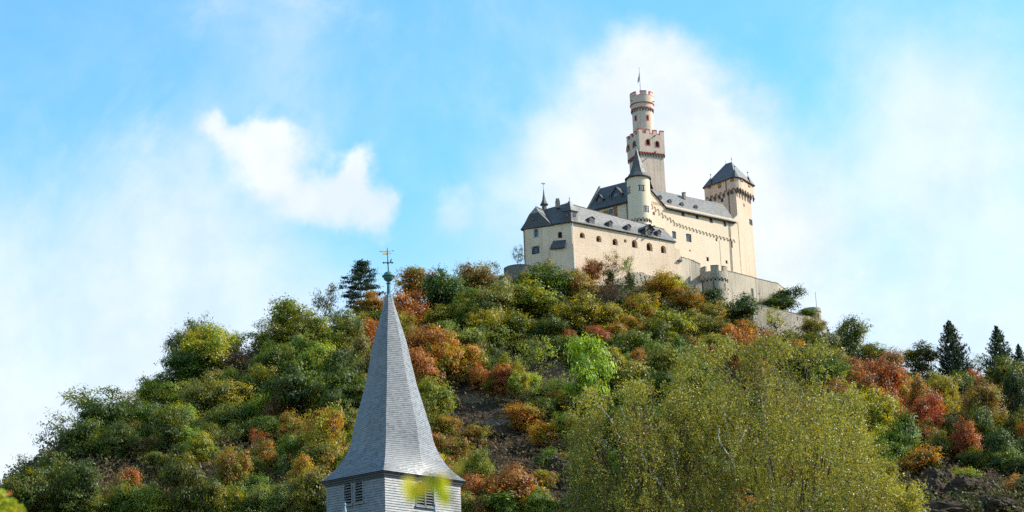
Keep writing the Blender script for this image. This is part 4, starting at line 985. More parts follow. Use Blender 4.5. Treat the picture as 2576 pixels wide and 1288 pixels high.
bar(.12, .16, -.1, .1); bar(.12, .25, -.13, -.09); bar(.23, .26, -.12, -.05)
part(b, 'weather_vane', ch)
# small bird perched on the cross arm
bp = Lx(.19, 0, .028); bird = thing('perched_bird', 'tiny brown bird sitting upright on the right arm under the weather vane', 'bird', bp)
M_BIRD = flat('bird_plumage', (.25, .12, .09), .9, var=.3, sc=20)
b = MB(); ax = Vector((-.25, 0, 1)).normalized()
prof = [(.012, -.02), (.035, .02), (.055, .07), (.058, .11), (.045, .155), (.033, .18), (.038, .21), (.03, .24), (.006, .262)]
for (r0, h0), (r1, h1) in zip(prof, prof[1:]):
    for j in range(10):
        t0, t1 = 2 * math.pi * j / 10, 2 * math.pi * (j + 1) / 10
        P = lambda r, t, h: bp + Vector((r * math.cos(t) + h * .28 - .02, r * math.sin(t) * .85, h))
        b.quad(P(r0, t0, h0), P(r0, t1, h0), P(r1, t1, h1), P(r1, t0, h1), M_BIRD)
b.slab([bp + Vector((.06, .02, .235)), bp + Vector((.06, -.02, .235)), bp + Vector((.105, 0, .222))], .01, M_IRON)
b.slab([bp + Vector((-.03, .02, .03)), bp + Vector((-.03, -.02, .03)), bp + Vector((-.1, -.015, -.07)), bp + Vector((-.1, .015, -.07))], .01, M_BIRD)
o = part(b, 'body', bird, True, True)
b = MB()
for k in (-1, 1): b.tube([bp + Vector((.0, k * .015, -.0)), bp + Vector((.0, k * .015, .03))], .005, M_IRON, 4)
part(b, 'leg', bird)
# gabled roofs low on the tower, each ending in a lead finial that just shows
for px, v, Wq, lab in ((867.7, 1265, Wall(cor[3], cor[0]), 0), (1094, 1266, Wall(cor[0], cor[1]), 1)):
    s, z = Wq.hit(px, v, 2.4); tip = Wq(s, 2.4, z)
    b = MB(); b.lathe(tip, [(.13, tip.z - .9), (.1, tip.z - .5), (.045, tip.z - .2), (.05, tip.z - .18), (.085, tip.z - .12), (.06, tip.z - .04), (.012, tip.z), (.008, tip.z + .18)], M_LEAD, 12)
    part(b, 'roof_finial', ch, True)
    b = MB(); top = tip - Vector((0, 0, .8)); w2 = 2.6; fall = 3.4
    for k in (-1, 1):
        p = [top + Wq.n * .25, top - Wq.n * 2.4, top - Wq.n * 2.4 + Wq.e * k * w2 - Vector((0, 0, fall)), top + Wq.n * .25 + Wq.e * k * w2 - Vector((0, 0, fall))]
        b.slab(p if k < 0 else p[::-1], .1, M_CSL, M_CEAVE)
    g = Wq(s, 2.4, 0); b.poly([loc2(g - Wq.e * 2.4, GND), loc2(g + Wq.e * 2.4, GND), loc2(g + Wq.e * 2.4, top.z - fall), top - Vector((0, 0, .1)), loc2(g - Wq.e * 2.4, top.z - fall)], M_CSL)
    for k in (-1, 1): b.quad(loc2(g + Wq.e * 2.4 * k, GND), loc2(g + Wq.e * 2.4 * k - Wq.n * 2.4, GND), loc2(g + Wq.e * 2.4 * k - Wq.n * 2.4, top.z - fall), loc2(g + Wq.e * 2.4 * k, top.z - fall), M_CSL)
    part(b, 'gabled_roof', ch)
# ================================================================== hill and ground
def lattice(n_=64, seed=1): return np.random.default_rng(seed).random((n_, n_))
_LT = [lattice(64, k) for k in range(6)]
def vnoise(x, y, k=0):
    x = np.asarray(x, float); y = np.asarray(y, float); g = _LT[k % 6]
    xi = np.floor(x).astype(int); yi = np.floor(y).astype(int); fx = x - xi; fy = y - yi; fx = fx * fx * (3 - 2 * fx); fy = fy * fy * (3 - 2 * fy)
    a = g[xi % 64, yi % 64]; b = g[(xi + 1) % 64, yi % 64]; c = g[xi % 64, (yi + 1) % 64]; d = g[(xi + 1) % 64, (yi + 1) % 64]
    return (a * (1 - fx) + b * fx) * (1 - fy) + (c * (1 - fx) + d * fx) * fy
def fbm(x, y, o=4, k=0):
    s = 0; a = 1; t = 0
    for i in range(o): s = s + a * vnoise(x * 2 ** i + 7.3 * i, y * 2 ** i + 3.1 * i, k + i); t += a; a *= .5
    return s / t
RX = [-900, -300, 0, 100, 200, 330, 420, 520, 640, 740, 870, 1000, 1150, 1290, 1430, 1560, 1700, 1830, 1910, 2000, 2080, 2200, 2300, 2400, 2500, 2576, 2900, 3500]
RV = [1520, 1370, 1245, 1160, 1075, 1050, 1020, 920, 885, 845, 812, 770, 745, 733, 722, 716, 728, 768, 838, 850, 852, 920, 940, 955, 948, 958, 1000, 1080]
RY = [340, 350, 365, 375, 385, 392, 396, 400, 405, 408, 411, 413, 414, 415, 417, 421, 426, 432, 437, 441, 446, 440, 436, 433, 430, 430, 425, 420]
YF = 300.0; VF = 1335.0
def ridge(px): return np.interp(px, RX, RV), np.interp(px, RX, RY)
def vt(px, t): rv, ry = ridge(px); return np.maximum(VF, rv + 40) * (1 - t) + rv * t if False else (np.maximum(VF, rv + 60) + (rv - np.maximum(VF, rv + 60)) * t)
def surf(px, t):
    """front face of the hill: t 0 foot .. 1 ridge"""
    rv, ry = ridge(px); v = float(vt(px, t)); y = float(YF + (ry - YF) * (t ** 1.08)); return VY(px, v, y)
def t_of(px, v):
    rv, ry = ridge(px); vf = max(VF, rv + 60); return min(1.0, max(0.0, (vf - v) / (vf - rv)))
def ground_at(px, v):
    t = t_of(px, v); p = surf(px, t); p.z += float(bump(p.x, p.y)) * min(1, (1 - t) * 6); return p
def bump(x, y): return (fbm(np.asarray(x) * .06, np.asarray(y) * .06, 5, 0) - .5) * 5.0 + (fbm(np.asarray(x) * .35, np.asarray(y) * .35, 3, 2) - .5) * 1.1
cols_ = list(range(-900, 3501, 11)); rows = []
tt_ = np.linspace(0, 1, 150)
V_ = []; 
for px in cols_:
    foot = surf(px, 0); ux = foot.x / foot.y; column = []
    for y, z in ((-60, -2.0), (20, -2.0), (100, -2.0), (170, -1.9), (200, 3), (235, 10), (270, foot.z * .55)):
        column.append((ux * y if y > 20 else ux * 60 * (1 if y > 0 else 1) , y, min(z, foot.z)))
    for t in tt_: p = surf(px, t); column.append((p.x, p.y, p.z, t))
    top = surf(px, 1.0); u2 = top.x / top.y
    pl = 46 if 1240 < px < 2110 else 14
    for dy, dz in ((6, .3), (pl, .4), (pl + 12, -4), (pl + 60, -35), (pl + 200, -90)):
        column.append((u2 * (top.y + dy), top.y + dy, max(-8, top.z + dz) if dy > 20 else top.z + dz))
    V_.append(column)
nc, nr = len(V_), len(V_[0])
A_ = np.array([[c[:3] for c in col] for col in V_]); T_ = np.array([[c[3] if len(c) > 3 else (0 if i < 20 else 1) for i, c in enumerate(col)] for col in V_])
fade = np.clip((1 - T_) * 6, 0, 1) * (T_ >= 0); fade[:, :5] = 0
A_[:, :, 2] += bump(A_[:, :, 0], A_[:, :, 1]) * fade
idx = np.arange(nc * nr).reshape(nc, nr)
q_ = np.stack([idx[:-1, :-1], idx[1:, :-1], idx[1:, 1:], idx[:-1, 1:]], -1).reshape(-1, 4)
me = bpy.data.meshes.new('hill'); me.from_pydata(A_.reshape(-1, 3).tolist(), [], q_.tolist())
me.polygons.foreach_set('use_smooth', [True] * len(q_))
# where the slope is bare: 0 wooded, 1 dark scree and rock; second channel dry grass (places seen in the photograph)
BARE = [(1250, 1090, 150, 90), (1340, 1170, 130, 90), (1410, 1080, 90, 60), (1180, 1020, 90, 50), (1420, 1225, 90, 60), (1060, 800, 50, 30), (640, 1110, 90, 35), (520, 1200, 50, 60), (2380, 1215, 140, 60), (250, 1200, 150, 60), (430, 1250, 60, 50), (2350, 945, 60, 20), (1385, 905, 40, 40), (700, 1200, 40, 40)]
DRY = [(1430, 945, 60, 35), (1455, 965, 40, 20), (1195, 1002, 45, 12), (1275, 890, 45, 16), (1290, 1000, 40, 12), (1240, 1062, 60, 8), (1400, 900, 30, 25)]
def fieldv(px, v, L):
    r = np.zeros_like(px)
    for cx, cy, a, b in L: r = np.maximum(r, np.clip(1.6 - np.sqrt(((px - cx) / a) ** 2 + ((v - cy) / b) ** 2) * 1.1, 0, 1))
    return r
def to_px(P):
    d = P @ np.array(_f); return 1288 + F * (P @ np.array(CR)) / d, 644 - F * (P @ np.array(CU)) / d
pxs, vs = to_px(A_.reshape(-1, 3))
bare = fieldv(pxs, vs, BARE); dry = fieldv(pxs, vs, DRY)
for nm, arr in (('bare', bare), ('dry', dry)):
    at_ = me.attributes.new(nm, 'FLOAT', 'POINT'); at_.data.foreach_set('value', arr.astype(np.float32))
mt, q, b = mat('hill_soil', .95, .1)
g_ = pos(q); n1 = q.noise(g_, .35, 8, .7).outputs[0]; n2 = q.noise(pos(q, (1, 1, 2.5)), 1.4, 8, .75, .5).outputs[0]; n3 = q.noise(g_, .08, 4).outputs[0]
soil = q.mix(q.ramp(n2, .35, .7), (.035, .025, .018, 1), (.105, .078, .055, 1)); litter = q.mix(q.ramp(n2, .4, .65), (.05, .042, .018, 1), (.11, .10, .035, 1))
ab = q.new('ShaderNodeAttribute', attribute_name='bare').outputs['Fac']; ad = q.new('ShaderNodeAttribute', attribute_name='dry').outputs['Fac']
mb_ = q.ramp(q.math('ADD', ab, q.math('MULTIPLY_ADD', n1, .8, -.4)), .3, .6); md = q.ramp(q.math('ADD', ad, q.math('MULTIPLY_ADD', n1, 1.0, -.5)), .25, .7)
c_ = q.mix(mb_, litter, soil); c_ = q.mix(md, c_, q.mix(q.ramp(n2, .3, .7), (.10, .07, .04, 1), (.30, .215, .125, 1)))
q.l.new(c_, b.inputs[0]); bp_n = q.new('ShaderNodeBump', inp={'Strength': 1.0, 'Distance': .5, 'Height': n2}); q.l.new(bp_n.outputs[0], b.inputs['Normal'])
me.materials.append(mt); M_SOIL = mt
o = bpy.data.objects.new('hill', me); COL.objects.link(o); tag(o, kind='structure')
# the flat land round the town, out to the horizon
M_GRASS = flat('valley_grass', (.06, .085, .025), .95, .1, var=.4, sc=.05)
b = MB(); S_ = 5000; b.quad((-S_, -S_, -2.6), (S_, -S_, -2.6), (S_, S_, -2.6), (-S_, S_, -2.6), M_GRASS); o = b.build('ground'); tag(o, kind='structure')

# ---------------- rocks
mtR, q, b = mat('slate_rock', .85, .2)
n2 = q.noise(pos(q, (1, 1, 3.2)), .9, 8, .75, .8).outputs[0]; n1 = q.noise(pos(q), .3, 4).outputs[0]
c_ = q.mix(q.ramp(n2, .35, .68), (.022, .016, .013, 1), (.13, .082, .05, 1)); c_ = q.mix(q.math('MULTIPLY', q.ramp(n1, .5, .7), .6), c_, (.16, .115, .075, 1))
q.l.new(c_, b.inputs[0]); bp_n = q.new('ShaderNodeBump', inp={'Strength': 1.0, 'Distance': .4, 'Height': n2}); q.l.new(bp_n.outputs[0], b.inputs['Normal'])
def rock(label, lumps, seed):
    import bmesh
    bm = bmesh.new(); rg = np.random.default_rng(seed)
    for px, v, wp, hp, dd in lumps:
        p = ground_at(px, v); k = PXM(p); r = bmesh.ops.create_icosphere(bm, subdivisions=5, radius=1.0)
        rx, rz, ry = wp / k / 2, hp / k / 2, dd; off = rg.uniform(0, 50)
        vs_ = r['verts']; C_ = np.array([w.co[:] for w in vs_])
        d = 1 + (fbm(C_[:, 0] * 1.7 + off, C_[:, 2] * 1.7 + C_[:, 1] * 1.3 + off, 5, 1) - .5) * 1.3
        st = np.floor((C_[:, 2] * 5 + C_[:, 0] * 1.5 + off) * 1.0) ; d += (vnoise(st * 1.37, st * .0 + off, 3) - .5) * .24
        ang = np.floor(np.arctan2(C_[:, 1], C_[:, 0]) * 3.5 + C_[:, 2] * 2); d += (vnoise(ang * 1.9, st * .7, 4) - .5) * .22
        for w, c, k2 in zip(vs_, C_, d): w.co = p + Vector((c[0] * k2 * rx, c[1] * k2 * ry, c[2] * k2 * rz))
    me = bpy.data.meshes.new('rock_outcrop'); bm.to_mesh(me); bm.free(); me.materials.append(mtR)
    o = bpy.data.objects.new('rock_outcrop', me); COL.objects.link(o); tag(o, label, 'rock'); return o
rock('big dark slate crag at the bottom right, bare and jagged', [(2365, 1262, 130, 130, 3.2), (2330, 1290, 110, 110, 3.0), (2430, 1285, 130, 110, 3.0), (2495, 1310, 120, 80, 3.0), (2350, 1330, 260, 90, 3.2)], 3)
rock('dark rock ledge in the steep bare gully between steeple and birches', [(1232, 1092, 70, 45, 1.8), (1205, 1075, 50, 30, 1.2)], 5)
rock('blackish rock face low in the gully beside the left birch', [(1405, 1195, 90, 90, 2.2), (1440, 1225, 70, 80, 2.0)], 6)
rock('shadowed rock knob in the gully above the coppery tree', [(1320, 1118, 60, 40, 1.5), (1350, 1135, 45, 30, 1.2)], 8)
rock('small dark rock peeping out under the trees right of the large birch', [(2225, 1160, 40, 22, 1.2), (2262, 1168, 50, 24, 1.2)], 9)
rock('long low band of dark rock along the right skyline below the tall fir', [(2350, 955, 60, 12, 1.5), (2400, 962, 60, 12, 1.5), (2440, 968, 50, 10, 1.5)], 10)
# ================================================================== trees
def leafmat(name, trans=.42, rough=.5, spec=.35, v1=.55, v2=1.45, psc=.45):
    mt = bpy.data.materials.new(name); mt.use_nodes = True; q = N(mt.node_tree)
    oc = q.new('ShaderNodeObjectInfo').outputs['Color']; c2 = q.new('ShaderNodeAttribute', attribute_type='OBJECT', attribute_name='tint2').outputs['Color']
    ti = q.new('ShaderNodeAttribute', attribute_name='tint').outputs['Fac']; hu = q.new('ShaderNodeAttribute', attribute_name='hue').outputs['Fac']
    nz = q.noise(pos(q), psc, 3, .6).outputs[0]
    m_ = q.ramp(q.math('ADD', nz, q.math('MULTIPLY_ADD', hu, .5, -.25)), .42, .62)
    c = q.mix(m_, oc, c2)
    br = q.math('MULTIPLY_ADD', ti, v2 - v1, v1)
    c = q.new('ShaderNodeVectorMath', operation='SCALE', inp={0: c, 'Scale': br}).outputs[0]
    b = q.new('ShaderNodeBsdfPrincipled', inp={0: c, 'Roughness': rough, 'Specular IOR Level': spec})
    c_t = q.new('ShaderNodeVectorMath', operation='MULTIPLY', inp={0: c, 1: (1.6, 1.35, .5)}).outputs[0]
    t = q.new('ShaderNodeBsdfTranslucent', inp={0: c_t}); mx = q.new('ShaderNodeMixShader', inp={0: trans, 1: b.outputs[0], 2: t.outputs[0]})
    q.new('ShaderNodeOutputMaterial', inp={0: mx.outputs[0]}); return mt
M_LEAF = leafmat('tree_foliage'); M_NEEDLE = leafmat('conifer_needles', .12, .6, .25)
M_BARK = flat('bark', (.075, .06, .048), .9, .1, var=.4, sc=3); M_BARKP = flat('pale_bark', (.30, .27, .23), .85, .15, var=.35, sc=4)
def unit(a): return a / np.maximum(1e-6, np.linalg.norm(a, axis=-1, keepdims=True))
def leaf_mesh(name, C, Nn, size, tint, hue, mat_, aspect=1.3, rg=RNG):
    """many small leaf-shaped faces: centres C, facing Nn"""
    n_ = len(C); r = unit(rg.normal(size=(n_, 3))); X = unit(np.cross(Nn, r)); Y = np.cross(Nn, X)
    s = (size * rg.uniform(.7, 1.3, n_))[:, None]
    a = C - X * s * .5 * aspect; b = C - Y * s * .36; c = C + X * s * .5 * aspect; d = C + Y * s * .36
    mid = 0.12 * s * Nn
    P = np.stack([a - mid, b, c - mid, d], 1).reshape(-1, 3).astype(np.float32)
    me = bpy.data.meshes.new(name); me.vertices.add(4 * n_); me.vertices.foreach_set('co', P.ravel()); me.loops.add(4 * n_); me.loops.foreach_set('vertex_index', np.arange(4 * n_, dtype=np.int32))
    me.polygons.add(n_); me.polygons.foreach_set('loop_start', np.arange(0, 4 * n_, 4, dtype=np.int32)); me.polygons.foreach_set('loop_total', np.full(n_, 4, dtype=np.int32))
    for nm, ar in (('tint', tint), ('hue', hue)):
        at_ = me.attributes.new(nm, 'FLOAT', 'FACE'); at_.data.foreach_set('value', np.asarray(ar, np.float32))
    me.materials.append(mat_); me.update(calc_edges=True); return me
def stem_mesh(name, paths, mat_, k=4):
    b = MB()
    for pts, rad in paths: b.tube(pts, rad, mat_, k, False)
    me = bpy.data.meshes.new(name); me.from_pydata([tuple(p) for p in b.v], [], b.f); me.materials.append(mat_); me.polygons.foreach_set('use_smooth', [True] * len(b.f)); me.update(); return me
def bent(a, b_, sag, rg, n_=4):
    a, b_ = np.array(a, float), np.array(b_, float); out = []
    off = rg.normal(size=3) * np.linalg.norm(b_ - a) * sag
    for i in range(n_ + 1): t = i / n_; out.append(Vector(a + (b_ - a) * t + off * math.sin(math.pi * t)))
    return out
def broad(seed, lobes=9, per=15, leaves=30, ls=.042, spread=.33, zc=.55, zr=.44, lob=.22, sparse=0, shrub=False):
    """unit tree: about 1 wide, 1 high, standing on z=0"""
    rg = np.random.default_rng(seed); LC = []
    tries = 0
    while len(LC) < lobes and tries < 900:
        tries += 1; d = unit(rg.normal(size=3)); r = rg.uniform(.25, 1) ** .6; c = np.array([d[0] * spread * r, d[1] * spread * r, zc + d[2] * (zr - lob * .55) * r])
        if all(np.linalg.norm((c - o_) * [1, 1, .9]) > lob * .62 for o_, _ in LC): LC.append((c, lob * rg.uniform(.5, 1.3)))
    C = []; NN = []; TI = []; HU = []; st = []
    base_r = .022 if not shrub else .008
    fork = np.array([rg.normal() * .02, rg.normal() * .02, .28 if not shrub else .02])
    if not shrub: st.append((bent((0, 0, -.08), fork, .03, rg), [base_r * 1.35, base_r * 1.1, base_r, base_r * .9, base_r * .8]))
    for c, r in LC:
        st.append((bent(fork, c, .10, rg), [base_r * .6, base_r * .5, base_r * .4, base_r * .3, base_r * .2])); hl = rg.uniform(0, 1)
        for i in range(per):
            d = unit(rg.normal(size=3)); d[2] = d[2] * .8 + .25; d = unit(d); cl = c + d * r * rg.uniform(.55, 1.0) * np.array([1, 1, .85]); cr = .058 * rg.uniform(.7, 1.35) * (lob / .22) ** .5
            if shrub and cl[2] < .03: cl[2] = .03 + abs(cl[2]) * .3
            if sparse and rg.random() < sparse * .35: continue
            if sparse or rg.random() < .3: st.append((bent(c, cl, .12, rg, 2), [base_r * .22, base_r * .14, base_r * .07]))
            m_ = int(leaves * rg.uniform(.6, 1.4)); p = rg.normal(size=(m_, 3)) * np.array([cr, cr, cr * .62]); ct = rg.uniform(-.28, .28)
            C.append(cl + p); NN.append(unit(unit(p + 1e-6) * .45 + d * .75 + rg.normal(size=(m_, 3)) * .28 + np.array([0, 0, .3])))
            TI.append(np.clip(rg.uniform(.33, .67, m_) + ct, 0, 1)); HU.append(np.clip(hl * .45 + rg.uniform(0, .42) + rg.uniform(0, .13, m_), 0, 1))
    C = np.concatenate(C); NN = np.concatenate(NN)
    e = np.percentile(np.abs(C[:, :2]), 97); C[:, :2] *= .5 / e; top = np.percentile(C[:, 2], 99.3); C[:, 2] /= top
    me = leaf_mesh('crown', C, NN, ls, np.concatenate(TI), np.concatenate(HU), M_LEAF, rg=rg)
    for pts, _ in st:
        for p in pts: p.x *= .5 / e; p.y *= .5 / e; p.z /= top
    return me, stem_mesh('trunk', st, M_BARK)
def twiggy(seed, n_=170, leaf=600, pale=False):
    rg = np.random.default_rng(seed); st = []; C = []
    for i in range(n_):
        a = rg.uniform(0, 2 * math.pi); r = rg.uniform(0, .5) ** .8; h = math.sqrt(max(.05, 1 - (r / .55) ** 2)) * rg.uniform(.6, 1)
        e = (r * math.cos(a), r * math.sin(a), h); f0 = (e[0] * .35, e[1] * .35, rg.uniform(0, .15)); pts = bent(f0, e, .1, rg, 4)
        st.append((pts, [.006, .005, .004, .003, .0015])); C += [np.array(pts[2]), np.array(pts[3]), np.array(pts[4])]
        for k in range(3):
            j = rg.integers(1, 4); e2 = np.array(pts[j]) + rg.normal(size=3) * .07 + [0, 0, .06]; st.append((bent(pts[j], e2, .1, rg, 2), [.003, .002, .001])); C.append(e2)
    C = np.array(C); C = C[rg.integers(0, len(C), leaf)] + rg.normal(size=(leaf, 3)) * .02
    me = leaf_mesh('crown', C, unit(rg.normal(size=(leaf, 3))), .026, rg.uniform(0, 1, leaf), rg.uniform(0, 1, leaf), M_LEAF, rg=rg)
    return me, stem_mesh('trunk', st, M_BARKP if pale else M_TWIG, 3)
M_TWIG = flat('twigs', (.13, .095, .075), .9, .1, var=.3, sc=2)
def deadtree(seed):
    rg = np.random.default_rng(seed); st = []; C = []
    def grow(p, d, L, r, lv):
        e = p + d * L; pts = bent(p, e, .07, rg, 3); st.append((pts, [r, r * .85, r * .7, r * .55]))
        if lv == 0: C.append(e); return
        for k in range(3 if lv > 1 else 4):
            dd = unit(d + rg.normal(size=3) * .55 + [0, 0, .1]); grow(np.array(pts[rg.integers(2, 4)]), dd, L * rg.uniform(.5, .75), r * .5, lv - 1)
    grow(np.array([0, 0, -.05]), np.array([.05, 0, 1.0]), .42, .022, 4)
    C = np.array(C); m_ = 150; C = C[rg.integers(0, len(C), m_)] + rg.normal(size=(m_, 3)) * .02
    return leaf_mesh('crown', C, unit(rg.normal(size=(m_, 3))), .02, rg.uniform(0, 1, m_), rg.uniform(0, 1, m_), M_LEAF, rg=rg), stem_mesh('trunk', st, M_BARKP, 4)
def conifer(seed, layers=26, up=.25, gap=.18, full=.5):
    rg = np.random.default_rng(seed); st = [(bent((0, 0, -.05), (0, 0, 1.0), .0, rg, 6), [.016, .014, .011, .008, .006, .004, .001])]; C = []; NN = []
    for i in range(layers):
        t = (i + .5) / layers; z = .12 + .86 * t; R = full * (1 - t) ** .8 * rg.uniform(.75, 1.1) + .02
        nb = int(7 + 4 * (1 - t))
        for k in range(nb):
            if rg.random() < gap * .6: continue
            a = 2 * math.pi * (k + rg.uniform(-.3, .3)) / nb + i * 1.3; L = R * rg.uniform(.7, 1.15); d = np.array([math.cos(a), math.sin(a), 0]); z0 = z + rg.uniform(-.01, .01)
            tip = np.array([0, 0, z0]) + d * L + [0, 0, up * L * .5]; mid = np.array([0, 0, z0 - L * .12]) + d * L * .55
            st.append(([Vector((0, 0, z0)), Vector(mid), Vector(tip)], [.004, .003, .001])); m_ = int(16 + 90 * L)
            s = rg.uniform(.12, 1, m_) ** .8; P = np.where(s[:, None] < .55, np.array([0, 0, z0]) + (mid - [0, 0, z0]) * (s / .55)[:, None], mid + (tip - mid) * ((s - .55) / .45)[:, None])
            side = np.array([-d[1], d[0], 0]); P = P + side * rg.normal(size=(m_, 1)) * .035 * (1.2 - s[:, None]) * (L / .3) ** .5 + rg.normal(size=(m_, 3)) * [.008, .008, .012]
            C.append(P); NN.append(unit(np.array([0, 0, .6]) + rg.normal(size=(m_, 3)) * .7))
    C = np.concatenate(C); NN = np.concatenate(NN); m_ = len(C)
    return leaf_mesh('crown', C, NN, .024, rg.uniform(0, 1, m_), rg.uniform(0, 1, m_), M_NEEDLE, 1.9, rg), stem_mesh('trunk', st, M_BARK)
def pinetree(seed):
    rg = np.random.default_rng(seed); st = [(bent((0, 0, -.2), (.03, 0, .95), .02, rg, 5), [.02, .018, .015, .012, .008, .003])]; C = []; NN = []
    pads = []
    for z, R, nb in ((.98, .07, 4), (.92, .15, 5), (.84, .22, 6), (.75, .28, 7), (.65, .36, 8), (.54, .42, 9), (.42, .46, 9), (.31, .42, 8), (.22, .36, 7), (.12, .25, 5)):
        for k in range(nb):
            a = 2 * math.pi * (k + rg.uniform(-.4, .4)) / nb + z * 9; L = R * rg.uniform(.55, 1.15); e = np.array([math.cos(a) * L, math.sin(a) * L, z + rg.uniform(-.02, .03) + .08 * L]); st.append((bent((.02, 0, z - .03), e, .06, rg, 2), [.007, .005, .002])); pads.append((e, .075))
            pads.append((e * [.6, .6, 1] + [0, 0, -.015], .065))
            if L > .3 and rg.random() < .5: pads.append((e + rg.normal(size=3) * [.05, .05, .015], .05))
    for c, r in pads:
        m_ = 80; p = rg.normal(size=(m_, 3)) * np.array([r * .75, r * .75, r * .15]); C.append(c + p); NN.append(unit(np.array([0, 0, .8]) + rg.normal(size=(m_, 3)) * .6))
    C = np.concatenate(C); NN = np.concatenate(NN); m_ = len(C)
    return leaf_mesh('crown', C, NN, .022, rg.uniform(0, 1, m_), rg.uniform(0, 1, m_), M_NEEDLE, 1.8, rg), stem_mesh('trunk', st, M_BARK)
PROTO = {
 'R': [broad(s, 18, 11, 40, ls=.037) for s in (1, 2, 3, 4, 5, 6, 7, 8)],
 'O': [broad(s, 10, 15, 34, spread=.24, zc=.54, zr=.46, lob=.2) for s in (11, 12, 13)],
 'S': [broad(s, 9, 11, 17, ls=.036, spread=.34, zc=.6, zr=.38, lob=.2, sparse=1) for s in (21, 22, 23, 24)],
 'H': [broad(s, 9, 16, 30, ls=.046, spread=.33, zc=.42, zr=.5, lob=.27, shrub=True) for s in (31, 32, 33, 34)],
 'T': [twiggy(s) for s in (41, 42)], 'B': [deadtree(s) for s in (51,)],
 'C': [conifer(61), conifer(62, 24, .35, .28, .48)], 'P': [pinetree(71)],
}
PAL = {'dg': (.060, .092, .012), 'g': (.12, .18, .018), 'lg': (.22, .31, .035), 'li': (.26, .36, .035), 'ol': (.195, .19, .024), 'yl': (.33, .30, .018), 'or': (.40, .185, .028), 'ru': (.29, .115, .035),
       'rd': (.32, .080, .030), 'br': (.21, .14, .050), 'gg': (.18, .21, .065), 'te': (.052, .095, .028), 'ba': (.21, .165, .105), 'nd': (.038, .062, .030)}
CW = {'dg': 'dark green', 'g': 'mid green', 'lg': 'light green', 'li': 'lime green', 'ol': 'olive', 'yl': 'golden green', 'or': 'orange', 'ru': 'russet', 'rd': 'brick red', 'br': 'brown', 'gg': 'grey-green', 'te': 'bluish green', 'ba': 'straw-coloured', 'nd': 'blackish green'}
KW = {'R': ('broadleaf_tree', 'tree', 'rounded tree'), 'O': ('broadleaf_tree', 'tree', 'upright tree'), 'S': ('thin_tree', 'tree', 'thin airy tree'), 'H': ('shrub', 'shrub', 'low shrub'), 'T': ('leafless_shrub', 'shrub', 'twiggy shrub'), 'B': ('dead_tree', 'tree', 'dead tree'), 'C': ('fir_tree', 'tree', 'fir'), 'P': ('pine_tree', 'tree', 'pine')}
